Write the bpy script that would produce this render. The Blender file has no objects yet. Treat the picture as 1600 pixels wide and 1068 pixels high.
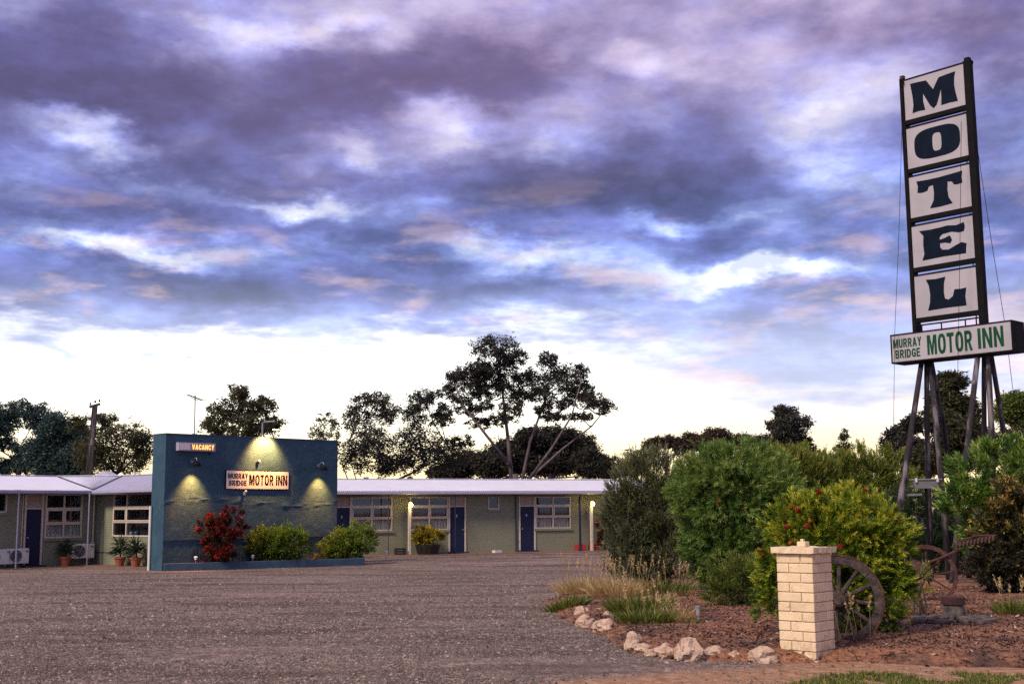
import bpy, bmesh, math, random
import numpy as np
from mathutils import Vector, Matrix, noise as mnoise
from mathutils.geometry import tessellate_polygon

random.seed(7); rng = np.random.default_rng(11)
sc = bpy.context.scene
C = sc.collection
R = math.radians

# ------------------------------------------------------------------ camera
CZ, PHI, ROLL, F = 1.35, 0.138, 0.008, 1900.0       # eye height, upward tilt, roll, focal length (photo pixels)
Rv, Fv, Uv = Vector((1, 0, 0)), Vector((0, math.cos(PHI), math.sin(PHI))), Vector((0, -math.sin(PHI), math.cos(PHI)))
ca, sa = math.cos(ROLL), math.sin(ROLL)
R2, U2 = Rv*ca - Uv*sa, Rv*sa + Uv*ca
cam = bpy.data.cameras.new('camera'); cam.sensor_width = 36; cam.lens = F/1600*36
cam.clip_start = .1; cam.clip_end = 3000
camo = bpy.data.objects.new('camera', cam); C.objects.link(camo)
camo.matrix_world = Matrix(((R2.x, U2.x, -Fv.x, 0), (R2.y, U2.y, -Fv.y, 0), (R2.z, U2.z, -Fv.z, CZ), (0, 0, 0, 1)))
sc.camera = camo

def ray(px, py):
    d = Fv + R2*((px-800)/F) + U2*((534-py)/F)
    return d / d.y                                   # one metre of depth along the ground
def at(px, py, Y):
    d = ray(px, py); return Vector((d.x*Y, Y, CZ + d.z*Y))
def ground_z(x, y):
    t = min(max((y-11)/31, 0), 1)
    return -.58*t
def on_ground(px, py):
    lo, hi = 4., 400.
    for _ in range(60):
        m = (lo+hi)/2; p = at(px, py, m)
        if p.z > ground_z(p.x, m): lo = m
        else: hi = m
    p = at(px, py, lo); p.z = ground_z(p.x, lo); return p
def ppm(Y): return F/Y                               # photo pixels per metre at a depth

# ------------------------------------------------------------------ sky, sun, exposure
SUN_EL, SUN_AZ = R(42), R(222)                       # azimuth clockwise from +Y
wd = bpy.data.worlds.new('World'); sc.world = wd; wd.use_nodes = True
nt = wd.node_tree; nt.nodes.clear()
class NG:
    """small helper to write node graphs"""
    def __init__(s, tree): s.t = tree
    def n(s, typ, **kw):
        nd = s.t.nodes.new(typ)
        for k, v in kw.items(): setattr(nd, k, v)
        return nd
    def plug(s, sock, v):
        if hasattr(v, 'is_output'): s.t.links.new(v, sock)
        elif v is not None: sock.default_value = v
    def math(s, op, a, b=None, c=None, clamp=False):
        nd = s.n('ShaderNodeMath', operation=op, use_clamp=clamp)
        for i, v in enumerate((a, b, c)): s.plug(nd.inputs[i], v)
        return nd.outputs[0]
    def vmath(s, op, a, b=None, scale=None):
        nd = s.n('ShaderNodeVectorMath', operation=op)
        s.plug(nd.inputs[0], a)
        if b is not None: s.plug(nd.inputs[1], b)
        if scale is not None: s.plug(nd.inputs['Scale'], scale)
        return nd.outputs['Value'] if op in ('LENGTH', 'DOT_PRODUCT', 'DISTANCE') else nd.outputs[0]
    def noise(s, vec, scale, detail=6, rough=.55, dist=0, lac=2):
        nd = s.n('ShaderNodeTexNoise')
        s.plug(nd.inputs['Vector'], vec)
        for k, v in (('Scale', scale), ('Detail', detail), ('Roughness', rough), ('Distortion', dist), ('Lacunarity', lac)): s.plug(nd.inputs[k], v)
        return nd.outputs['Fac'], nd.outputs['Color']
    def smooth(s, v, a, b, lo=0, hi=1):
        nd = s.n('ShaderNodeMapRange', interpolation_type='SMOOTHSTEP')
        for i, q in enumerate((v, a, b, lo, hi)): s.plug(nd.inputs[i], q)
        return nd.outputs[0]
    def ramp(s, v, stops, mode='LINEAR'):
        nd = s.n('ShaderNodeValToRGB'); cr = nd.color_ramp; cr.interpolation = mode
        while len(cr.elements) < len(stops): cr.elements.new(.5)
        for e, (p, c) in zip(cr.elements, stops): e.position = p; e.color = (*c, 1)
        s.plug(nd.inputs[0], v); return nd.outputs[0]
    def mix(s, fac, a, b, blend='MIX'):
        nd = s.n('ShaderNodeMix', data_type='RGBA', blend_type=blend)
        s.plug(nd.inputs[0], fac)
        for i, v in ((6, a), (7, b)): s.plug(nd.inputs[i], (*v, 1) if isinstance(v, tuple) and len(v) == 3 else v)
        return nd.outputs[2]
    def comb(s, x, y, z):
        nd = s.n('ShaderNodeCombineXYZ')
        for i, v in enumerate((x, y, z)): s.plug(nd.inputs[i], v)
        return nd.outputs[0]
    def sep(s, v):
        nd = s.n('ShaderNodeSeparateXYZ'); s.plug(nd.inputs[0], v); return nd.outputs
g = NG(nt)
dirv = g.n('ShaderNodeTexCoord').outputs['Generated']
dx, dy, dz = g.sep(dirv)
dzp = g.math('MAXIMUM', dz, 0.0)
den = g.math('ADD', dzp, .13)
pl = g.comb(g.math('DIVIDE', dx, den), g.math('DIVIDE', dy, den), 0.0)      # a flat cloud deck seen in perspective
n1, c1 = g.noise(pl, 1.25, 9, .58, .0)
warp = g.vmath('SUBTRACT', c1, (.5, .5, .5))
az = g.math('ARCTAN2', dx, dy); el = g.math('ARCSINE', dz)
ae = g.comb(az, el, 0.0)
_, cw = g.noise(g.vmath('MULTIPLY', ae, (9., 16., 1.)), 1.0, 5, .6)
aew = g.vmath('ADD', g.vmath('ADD', ae, g.vmath('SCALE', warp, scale=.07)), g.vmath('SCALE', g.vmath('SUBTRACT', cw, (.5, .5, .5)), scale=.08))
n2, _ = g.noise(g.vmath('ADD', pl, (7.3, 2.1, 4.)), 3.4, 9, .6, .0)
n3, _ = g.noise(g.vmath('ADD', pl, (1.3, 9.1, 2.)), .8, 3, .5, .2)
nf, _ = g.noise(g.vmath('MULTIPLY', ae, (9., 30., 1.)), 1.0, 6, .58, .15)
pv = g.vmath('ADD', g.vmath('MULTIPLY', ae, (10., 19., 1.)), (4., 1., 0))
nd, _ = g.noise(pv, 1.0, 10, .60, .0)
nlow, _ = g.noise(g.vmath('ADD', pv, (-.10, -.30, 0)), 1.0, 10, .60, .0)
relief = g.math('SUBTRACT', nd, nlow)                      # undersides thinner than what hangs above them catch the light
dens = g.math('ADD', g.math('MULTIPLY', n1, .50), g.math('ADD', g.math('MULTIPLY', n2, .14), g.math('MULTIPLY', nd, .40)))
def blob(px, py, rx, ry, amt, base):
    d = ray(px, py).normalized()
    a, e = math.atan2(d.x, d.y), math.asin(d.z)
    v = g.vmath('MULTIPLY', g.vmath('SUBTRACT', aew, (a, e, 0)), (F/rx, F/ry, 0))
    return g.math('ADD', base, g.smooth(g.vmath('LENGTH', v), 1.25, 0.0, 0, amt))
# cloud banks (+) and brighter thin places (-), where the photograph has them
for b in ((110, 130, 230, 95, .17), (330, 170, 200, 60, .10), (600, 130, 330, 60, .12), (560, 270, 190, 45, .08), (330, 250, 170, 40, .12), (900, 285, 330, 75, .17),
          (230, 320, 330, 40, .10), (330, 430, 230, 45, .13), (1150, 300, 170, 60, .08), (650, 350, 220, 40, .08), (1130, 380, 200, 35, .06),
          (1250, 455, 150, 30, .07), (780, 60, 200, 50, .06), (650, 455, 250, 30, .06), (1560, 60, 120, 80, .06),
          (130, 205, 120, 32, -.17), (470, 300, 110, 24, -.13), (190, 385, 170, 22, -.16), (540, 215, 40, 40, -.08), (750, 385, 60, 30, -.12),
          (1010, 110, 70, 40, -.12), (700, 190, 80, 40, -.09), (1050, 360, 130, 24, -.12), (1180, 430, 180, 24, -.14), (830, 420, 120, 30, -.12),
          (1300, 170, 150, 60, -.07), (480, 65, 200, 22, -.06)):
    dens = blob(*b, dens)
dens = g.math('ADD', g.math('MULTIPLY', g.math('SUBTRACT', dens, .5), 1.18), .5)
cloud = g.ramp(dens, ((.36, (.52, .55, .66)), (.43, (.30, .35, .57)), (.495, (.145, .185, .43)), (.58, (.072, .085, .235)), (.70, (.038, .040, .115))))
cloud = g.vmath('SCALE', cloud, scale=g.math('MAXIMUM', g.math('ADD', 1.0, g.math('MULTIPLY', relief, 4.2)), .8))
cloud = g.mix(g.smooth(el, .21, .09, 0, .6), cloud, (.50, .52, .64))      # the far deck pales into the distance
# mauve where the deck is overhead, blue lower down
mauve = g.math('MULTIPLY', g.smooth(g.math('ADD', el, g.math('MULTIPLY', n3, .22)), .32, .52), g.smooth(az, -.38, .0, .36, .66))
cloud = g.mix(mauve, cloud, g.mix(g.smooth(dens, .38, .66), (.42, .30, .41), (.11, .062, .12)))
# warm undersides catching the low light
warmth = g.math('MULTIPLY', g.smooth(nf, .50, .66), g.smooth(el, .30, .15))
cloud = g.mix(g.math('MULTIPLY', warmth, .55), cloud, (.58, .40, .37))
# bright clear strip under the deck, widest towards the sunset
gap_top = g.math('SUBTRACT', g.smooth(g.math('ABSOLUTE', g.math('ADD', az, .18)), .18, .40, .141, .066), g.math('MULTIPLY', g.math('SUBTRACT', n2, .5), .11))
gap_top = g.math('ADD', gap_top, g.math('MULTIPLY', g.math('SUBTRACT', nf, .5), .05))
gap_top = g.math('SUBTRACT', gap_top, g.smooth(g.math('ABSOLUTE', g.math('ADD', az, .18)), .65, 1.5, 0, .16))   # the clear strip lies only towards the sunset
gap = g.smooth(g.math('SUBTRACT', el, gap_top), g.smooth(az, -.05, .12, .02, .05), -.022)
glowc = g.ramp(g.math('MULTIPLY', el, 5.0), ((0., (.80, .60, .27)), (.22, (.86, .72, .44)), (.45, (.95, .91, .82)), (1., (.92, .95, 1.0))))
glowc = g.mix(g.smooth(az, .02, .22, 0, .55), glowc, g.ramp(g.math('MULTIPLY', el, 5.0), ((0., (.62, .46, .20)), (.3, (.66, .52, .33)), (.6, (.55, .50, .52)), (1., (.48, .50, .62)))))
small = 0.0
for b in ((75, 525, 85, 22, 1.), (235, 540, 40, 20, .9), (302, 530, 26, 12, 1.), (560, 541, 45, 9, .55), (1090, 600, 130, 26, .6), (1250, 620, 160, 18, .6), (1010, 560, 120, 30, .7), (1330, 560, 140, 40, .8)):
    small = blob(*b, small)
small = g.math('MINIMUM', small, 1.0)
glowc = g.mix(g.math('MULTIPLY', small, .9), glowc, (.38, .43, .58))
skyc = g.mix(gap, cloud, glowc)
nish = g.n('ShaderNodeTexSky', sky_type='NISHITA', sun_disc=False, sun_elevation=SUN_EL, sun_rotation=SUN_AZ)
tot = g.mix(.93, g.vmath('SCALE', nish.outputs[0], scale=.1), skyc)          # a little clear-air light through the deck
bg = g.n('ShaderNodeBackground'); bg.inputs['Strength'].default_value = .1
g.plug(bg.inputs['Color'], g.vmath('SCALE', tot, scale=7.3))
wo = g.n('ShaderNodeOutputWorld'); nt.links.new(bg.outputs[0], wo.inputs[0])

sun = bpy.data.lights.new('sun', 'SUN'); sun.energy = 1.5; sun.angle = R(14); sun.color = (1., .84, .66)
so = bpy.data.objects.new('sun', sun); C.objects.link(so)
sd = Vector((math.sin(SUN_AZ)*math.cos(SUN_EL), math.cos(SUN_AZ)*math.cos(SUN_EL), math.sin(SUN_EL)))
so.rotation_euler = sd.to_track_quat('Z', 'Y').to_euler(); so.location = (0, -20, 30)
vs = sc.view_settings; vs.view_transform = 'Standard'; vs.look = 'None'; vs.gamma = 1; vs.exposure = 1.38
sc.cycles.use_denoising = False; sc.cycles.max_bounces = 6; sc.cycles.transparent_max_bounces = 8; sc.cycles.caustics_reflective = False; sc.cycles.caustics_refractive = False

# ------------------------------------------------------------------ materials
MATS = {}
def mat(name, c1, c2=None, scale=6, rough=.7, bump=0., bscale=40, metal=0., spec=.4, detail=5, lo=.35, hi=.65, stretch=None, c3=None, extra=None):
    """principled surface whose colour wanders between c1 and c2 (and c3 in spots), with fine relief"""
    m = bpy.data.materials.new(name); m.use_nodes = True
    q = NG(m.node_tree); pr = m.node_tree.nodes['Principled BSDF']
    co = q.n('ShaderNodeTexCoord').outputs['Object']
    if stretch: co = q.vmath('MULTIPLY', co, stretch)
    col = None
    if c2:
        f, _ = q.noise(co, scale, detail, .6, .2)
        col = q.mix(q.smooth(f, lo, hi), c1, c2)
        if c3:
            f3, _ = q.noise(q.vmath('ADD', co, (3.1, 5.2, 1.7)), scale*2.7, 4, .6)
            col = q.mix(q.smooth(f3, .58, .68), col, c3)
        q.plug(pr.inputs['Base Color'], col)
        q.plug(pr.inputs['Roughness'], q.smooth(f, .3, .7, max(rough-.1, 0), min(rough+.1, 1)))
    else:
        pr.inputs['Base Color'].default_value = (*c1, 1); pr.inputs['Roughness'].default_value = rough
    pr.inputs['Metallic'].default_value = metal; pr.inputs['Specular IOR Level'].default_value = spec
    if bump:
        bf, _ = q.noise(co, bscale, 4, .6)
        bn = q.n('ShaderNodeBump'); bn.inputs['Strength'].default_value = 1; bn.inputs['Distance'].default_value = bump
        q.plug(bn.inputs['Height'], bf); q.plug(pr.inputs['Normal'], bn.outputs[0])
    MATS[name] = m; return m
def emit(name, col, st):
    m = bpy.data.materials.new(name); m.use_nodes = True; pr = m.node_tree.nodes['Principled BSDF']
    pr.inputs['Base Color'].default_value = (*col, 1); pr.inputs['Emission Color'].default_value = (*col, 1); pr.inputs['Emission Strength'].default_value = st
    MATS[name] = m; return m
def leafmat(name, stops, trans=.3, rough=.5):
    """leaves: colour differs from leaf to leaf (attribute tint), some light passes through"""
    m = bpy.data.materials.new(name); m.use_nodes = True
    q = NG(m.node_tree); pr = m.node_tree.nodes['Principled BSDF']
    a = q.n('ShaderNodeAttribute', attribute_name='tint').outputs['Fac']
    col = q.ramp(a, stops)
    q.plug(pr.inputs['Base Color'], col); pr.inputs['Roughness'].default_value = rough; pr.inputs['Specular IOR Level'].default_value = .3
    tr = q.n('ShaderNodeBsdfTranslucent'); q.plug(tr.inputs['Color'], q.vmath('MULTIPLY', col, (1.5, 1.4, .7)))
    mx = q.n('ShaderNodeMixShader'); mx.inputs[0].default_value = trans
    m.node_tree.links.new(pr.outputs[0], mx.inputs[1]); m.node_tree.links.new(tr.outputs[0], mx.inputs[2])
    m.node_tree.links.new(mx.outputs[0], m.node_tree.nodes['Material Output'].inputs[0])
    MATS[name] = m; return m
def painted_brick(name, c1, c2, mortar):
    m = bpy.data.materials.new(name); m.use_nodes = True
    q = NG(m.node_tree); pr = m.node_tree.nodes['Principled BSDF']
    x, y, z = q.sep(q.n('ShaderNodeTexCoord').outputs['Object'])
    v = q.comb(q.math('ADD', x, y), z, 0.0)
    b = q.n('ShaderNodeTexBrick'); q.plug(b.inputs['Vector'], v)
    for k, val in (('Scale', 1.), ('Mortar Size', .008), ('Mortar Smooth', .3), ('Brick Width', .24), ('Row Height', .086), ('Bias', 0.)): b.inputs[k].default_value = val
    b.inputs['Color1'].default_value = (*c1, 1); b.inputs['Color2'].default_value = (*c2, 1); b.inputs['Mortar'].default_value = (*mortar, 1)
    f, _ = q.noise(v, 1.3, 6, .65)
    q.plug(pr.inputs['Base Color'], q.mix(q.smooth(f, .45, .75), b.outputs['Color'], tuple(.75*k for k in c1)))
    pr.inputs['Roughness'].default_value = .75
    bn = q.n('ShaderNodeBump'); bn.inputs['Strength'].default_value = .8; bn.inputs['Distance'].default_value = .008; bn.invert = True
    q.plug(bn.inputs['Height'], b.outputs['Fac']); q.plug(pr.inputs['Normal'], bn.outputs[0])
    MATS[name] = m; return m
def glassmat(name):
    m = bpy.data.materials.new(name); m.use_nodes = True
    q = NG(m.node_tree); t = m.node_tree; t.nodes.remove(t.nodes['Principled BSDF'])
    gl = q.n('ShaderNodeBsdfGlossy'); gl.inputs['Roughness'].default_value = .03
    tr = q.n('ShaderNodeBsdfTransparent'); tr.inputs['Color'].default_value = (.8, .84, .84, 1)
    lw = q.n('ShaderNodeLayerWeight'); fac = q.math('ADD', q.math('MULTIPLY', q.math('POWER', lw.outputs['Facing'], 4.0), .6), .04)
    mx = q.n('ShaderNodeMixShader'); t.links.new(fac, mx.inputs[0]); t.links.new(tr.outputs[0], mx.inputs[1]); t.links.new(gl.outputs[0], mx.inputs[2])
    t.links.new(mx.outputs[0], t.nodes['Material Output'].inputs[0]); MATS[name] = m; return m

painted_brick('sage_brick', (.225, .23, .155), (.21, .212, .142), (.17, .172, .115))
mat('roof_metal', (.60, .60, .68), (.52, .52, .60), 1.5, .42, metal=.0, spec=.5)
mat('gutter', (.36, .34, .46), (.32, .31, .42), 2, .45)
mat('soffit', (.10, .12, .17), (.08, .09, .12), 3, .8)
mat('flashing', (.07, .065, .08), (.05, .05, .06), 4, .6)
mat('cream_trim', (.58, .50, .41), (.48, .41, .33), 5, .6)
mat('beige_panel', (.36, .28, .22), (.30, .235, .19), 4, .7)
mat('navy_door', (.014, .019, .055), (.011, .015, .042), 5, .5, spec=.2)
mat('navy_dark', (.012, .022, .05), (.016, .028, .06), 5, .6)
mat('curtain_white', (.72, .66, .62), (.50, .45, .44), 9, .9, stretch=(6, 1, .4))
mat('curtain_dim', (.060, .040, .045), (.028, .02, .027), 9, .9, stretch=(6, 1, .4))
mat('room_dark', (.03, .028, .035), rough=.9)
glassmat('glass')
mat('teal_render', (.026, .068, .106), (.038, .088, .128), 1.6, .7, bump=.02, bscale=22, c3=(.058, .098, .125), spec=.25)
mat('teal_kerb', (.025, .055, .098), (.04, .075, .12), 2.5, .65, bump=.008, bscale=25)
mat('cream_brick', (.76, .61, .40), (.67, .53, .345), 9, .75, bump=.004, bscale=60, c3=(.52, .38, .25), spec=.3)
mat('mortar', (.56, .44, .285), (.44, .34, .22), 20, .9, bump=.003, bscale=80)
def vary_bricks(m):
    q = NG(m.node_tree); pr = m.node_tree.nodes['Principled BSDF']; src = pr.inputs['Base Color'].links[0].from_socket
    r = q.n('ShaderNodeObjectInfo').outputs['Random']
    co = q.n('ShaderNodeTexCoord').outputs['Object']; z = q.sep(co)[2]; f, _ = q.noise(co, 14, 6, .7)
    col = q.mix(1.0, src, q.ramp(r, ((0, (.93, .92, .90)), (.6, (1., 1., 1.)), (1, (1.05, 1.03, 1.0)))), 'MULTIPLY')
    splash = q.math('MULTIPLY', q.smooth(z, .26, .0), q.smooth(f, .42, .62))          # soil splashed up the lowest courses
    q.plug(pr.inputs['Base Color'], q.mix(q.math('MULTIPLY', splash, .7), col, (.24, .13, .075)))
vary_bricks(MATS['cream_brick'])
mat('sign_white', (.40, .375, .40), (.345, .325, .35), 1.5, .4)
mat('board_white', (.78, .70, .62), (.70, .63, .56), 2.5, .45)
mat('sign_navy', (.003, .007, .016), (.005, .011, .024), 4, .7, spec=.08)
mat('sign_green', (.004, .052, .02), (.006, .065, .026), 4, .6, spec=.15)
mat('ink_black', (.008, .009, .011), rough=.9, spec=.05)
mat('black_steel', (.004, .004, .005), (.009, .008, .008), 4, .7, spec=.1)
mat('weathered_post', (.17, .145, .17), (.022, .018, .022), 2.2, .85, bump=.01, bscale=14, stretch=(3, 3, .6), lo=.34, hi=.52)
mat('galvanised', (.30, .31, .34), (.23, .24, .27), 4, .45, metal=.4)
mat('white_plastic', (.66, .65, .62), (.58, .57, .55), 4, .5)
mat('fan_dark', (.05, .05, .06), rough=.6)
mat('terracotta', (.33, .10, .05), (.25, .075, .04), 6, .8)
mat('rust_iron', (.080, .026, .021), (.035, .016, .016), 8, .8, bump=.003, bscale=60, c3=(.13, .05, .035))
mat('old_wood', (.070, .048, .042), (.024, .018, .018), 10, .9, bump=.006, bscale=30, c3=(.11, .085, .078))
mat('grey_wood', (.15, .125, .11), (.05, .04, .036), 9, .9, bump=.006, bscale=30, stretch=(1, 1, 1))
mat('rock_pale', (.40, .265, .185), (.56, .42, .32), 5, .95, bump=.03, bscale=16, c3=(.20, .13, .095), spec=.15)
mat('bark_dark', (.055, .042, .042), (.035, .028, .03), 4, .9, bump=.01, bscale=12)
mat('bark_pale', (.15, .115, .115), (.07, .055, .06), 2.2, .85, stretch=(2, 2, .6))
mat('twig', (.07, .05, .035), (.045, .033, .025), 8, .9)
mat('red_plastic', (.42, .025, .03), (.34, .02, .025), 5, .45)
mat('black_plastic', (.015, .015, .016), rough=.5)
mat('concrete', (.30, .28, .27), (.23, .21, .20), 5, .9)
mat('clear_plastic', (.30, .30, .31), (.20, .20, .22), 14, .25)
mat('paving', (.19, .105, .075), (.15, .085, .065), 3, .9)
mat('flower_red', (.42, .012, .022), (.30, .01, .018), 20, .7)
mat('flower_yellow', (.65, .50, .04), (.55, .38, .03), 20, .7)
emit('lamp_glow', (1., .72, .16), 9.)
emit('vacancy_glow', (1., .55, .12), .6)
emit('vacancy_back', (.30, .12, .14), .12)
G1 = lambda *a: tuple((p, c) for p, c in a)
leafmat('gum_leaf', G1((0, (.018, .022, .024)), (.5, (.032, .034, .03)), (.85, (.05, .05, .034)), (1, (.075, .05, .035))), .28)
leafmat('blue_leaf', G1((0, (.016, .036, .044)), (.6, (.035, .07, .075)), (1, (.065, .105, .08))), .25)
leafmat('olive_gum_leaf', G1((0, (.03, .034, .022)), (.6, (.055, .06, .03)), (1, (.11, .10, .04))), .4)
leafmat('rust_leaf', G1((0, (.035, .024, .02)), (.6, (.055, .038, .026)), (1, (.085, .055, .03))), .25)
leafmat('grey_shrub_leaf', G1((0, (.045, .058, .036)), (.6, (.12, .135, .075)), (1, (.26, .255, .11))), .25)
leafmat('bottle_leaf', G1((0, (.04, .09, .02)), (.5, (.12, .215, .045)), (.9, (.22, .33, .075)), (1, (.38, .42, .14))), .3)
leafmat('hedge_leaf', G1((0, (.034, .062, .018)), (.6, (.10, .15, .03)), (1, (.30, .31, .055))), .35)
leafmat('lime_leaf', G1((0, (.034, .075, .012)), (.4, (.10, .18, .018)), (.75, (.26, .34, .028)), (1, (.50, .48, .06))), .35)
leafmat('dark_leaf', G1((0, (.014, .03, .016)), (.6, (.028, .055, .026)), (1, (.05, .085, .035))), .25)
leafmat('glossy_leaf', G1((0, (.03, .07, .016)), (.5, (.085, .175, .03)), (.9, (.18, .29, .05)), (1, (.28, .34, .08))), .25, .35)
leafmat('croton_leaf', G1((0, (.025, .024, .018)), (.4, (.065, .062, .03)), (.68, (.14, .12, .03)), (.86, (.36, .29, .03)), (1, (.50, .27, .11))), .25, .4)
leafmat('box_leaf', G1((0, (.03, .06, .012)), (.5, (.10, .165, .02)), (1, (.30, .37, .035))), .3)
leafmat('red_leaf', G1((0, (.025, .035, .018)), (.4, (.045, .022, .017)), (.62, (.11, .009, .013)), (1, (.24, .012, .02))), .3)
leafmat('gold_leaf', G1((0, (.09, .09, .012)), (.6, (.26, .21, .018)), (1, (.46, .36, .03))), .3)
leafmat('yucca_leaf', G1((0, (.014, .028, .018)), (1, (.04, .07, .035))), .15)
leafmat('dry_grass', G1((0, (.22, .15, .06)), (.6, (.44, .32, .15)), (1, (.66, .53, .33))), .3)
leafmat('green_grass', G1((0, (.04, .07, .014)), (.6, (.10, .15, .026)), (1, (.30, .27, .07))), .3)
leafmat('chip', G1((0, (.03, .014, .01)), (.45, (.085, .042, .028)), (.75, (.21, .115, .075)), (1, (.56, .44, .36))), .0, .9)
leafmat('pebble', G1((0, (.04, .03, .028)), (.5, (.13, .10, .085)), (.8, (.26, .205, .17)), (1, (.48, .41, .36))), .0, .85)

# the yard: grey-mauve gravel, worn brown earth towards the road, one sheet
def ground_material():
    m = bpy.data.materials.new('gravel_yard'); m.use_nodes = True
    q = NG(m.node_tree); pr = m.node_tree.nodes['Principled BSDF']
    co = q.n('ShaderNodeTexCoord').outputs['Object']; x, y, z = q.sep(co)
    v1 = q.n('ShaderNodeTexVoronoi'); v1.inputs['Scale'].default_value = 34; q.plug(v1.inputs['Vector'], co)
    v2 = q.n('ShaderNodeTexVoronoi'); v2.inputs['Scale'].default_value = 13; q.plug(v2.inputs['Vector'], co)
    r1 = q.sep(v1.outputs['Color'])[0]; r2 = q.sep(v2.outputs['Color'])[0]
    stone = q.ramp(q.math('ADD', q.math('MULTIPLY', r1, .6), q.math('MULTIPLY', r2, .4)), ((0, (.024, .018, .017)), (.3, (.076, .056, .047)), (.6, (.165, .128, .108)), (.85, (.32, .25, .21)), (1, (.64, .52, .43))))
    big, _ = q.noise(co, .16, 5, .6, .4); mid, _ = q.noise(q.vmath('MULTIPLY', co, (.5, 1.6, 1)), .55, 5, .6, .3)
    stone = q.mix(q.math('MULTIPLY', q.smooth(big, .40, .62), .55), stone, (.26, .20, .172))      # finer pale fines swept in drifts
    stone = q.mix(q.math('MULTIPLY', q.smooth(mid, .50, .62), .8), stone, (.075, .048, .038))
    trk, _ = q.noise(q.vmath('MULTIPLY', q.vmath('ADD', co, (9., 4., 0)), (.10, .75, 1)), 1.0, 4, .5, .9)
    stone = q.mix(q.math('MULTIPLY', q.smooth(trk, .54, .64), .28), stone, (.26, .20, .175))       # pale wheel-worn lanes
    stone = q.mix(q.math('MULTIPLY', q.smooth(trk, .45, .36), .35), stone, (.06, .046, .042))    # damp brown patches
    sp_, _ = q.noise(co, 5.5, 7, .78, .2)
    stone = q.mix(1.0, stone, q.ramp(sp_, ((.36, (.62, .58, .56)), (.5, (1.05, 1.0, .96)), (.64, (1.6, 1.45, 1.32)))), 'MULTIPLY')
    n, _ = q.noise(co, .7, 6, .65, .5)
    # bare earth in front of the bed, following the road edge
    edge = q.math('ADD', q.math('SUBTRACT', q.math('MULTIPLY', x, .62), q.math('SUBTRACT', y, 10.1)), q.math('MULTIPLY', q.math('SUBTRACT', n, .5), 1.5))
    n8, _ = q.noise(co, 9, 6, .7)
    earth = q.ramp(n8, ((.3, (.16, .08, .04)), (.5, (.30, .165, .088)), (.65, (.42, .26, .155)), (.8, (.54, .38, .26))))
    fe = q.smooth(edge, .15, .75)
    q.plug(pr.inputs['Base Color'], q.mix(fe, stone, earth)); pr.inputs['Roughness'].default_value = .9; pr.inputs['Specular IOR Level'].default_value = .25
    h = q.math('ADD', q.math('MULTIPLY', v1.outputs['Distance'], -.5), q.math('MULTIPLY', v2.outputs['Distance'], -.6))
    bn = q.n('ShaderNodeBump'); bn.inputs['Distance'].default_value = .035; q.plug(bn.inputs['Strength'], q.smooth(fe, 0, 1, 1., .35)); q.plug(bn.inputs['Height'], h)
    q.plug(pr.inputs['Normal'], bn.outputs[0]); return m
MATS['gravel_yard'] = ground_material()
def soil_material():
    m = bpy.data.materials.new('mulched_soil'); m.use_nodes = True
    q = NG(m.node_tree); pr = m.node_tree.nodes['Principled BSDF']
    co = q.n('ShaderNodeTexCoord').outputs['Object']
    f, _ = q.noise(co, 1.1, 5, .6, .3); f2, _ = q.noise(co, 16, 6, .75)
    dark = q.ramp(f2, ((.35, (.030, .016, .012)), (.5, (.075, .038, .027)), (.62, (.13, .072, .05)), (.74, (.27, .18, .14))))
    red = q.ramp(f2, ((.35, (.12, .046, .022)), (.48, (.26, .108, .052)), (.62, (.40, .195, .105)), (.74, (.58, .38, .25))))
    q.plug(pr.inputs['Base Color'], q.mix(q.smooth(f, .36, .52), dark, red)); pr.inputs['Roughness'].default_value = .95
    bn = q.n('ShaderNodeBump'); bn.inputs['Distance'].default_value = .04; q.plug(bn.inputs['Height'], f2); q.plug(pr.inputs['Normal'], bn.outputs[0]); return m
MATS['mulched_soil'] = soil_material()

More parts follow.
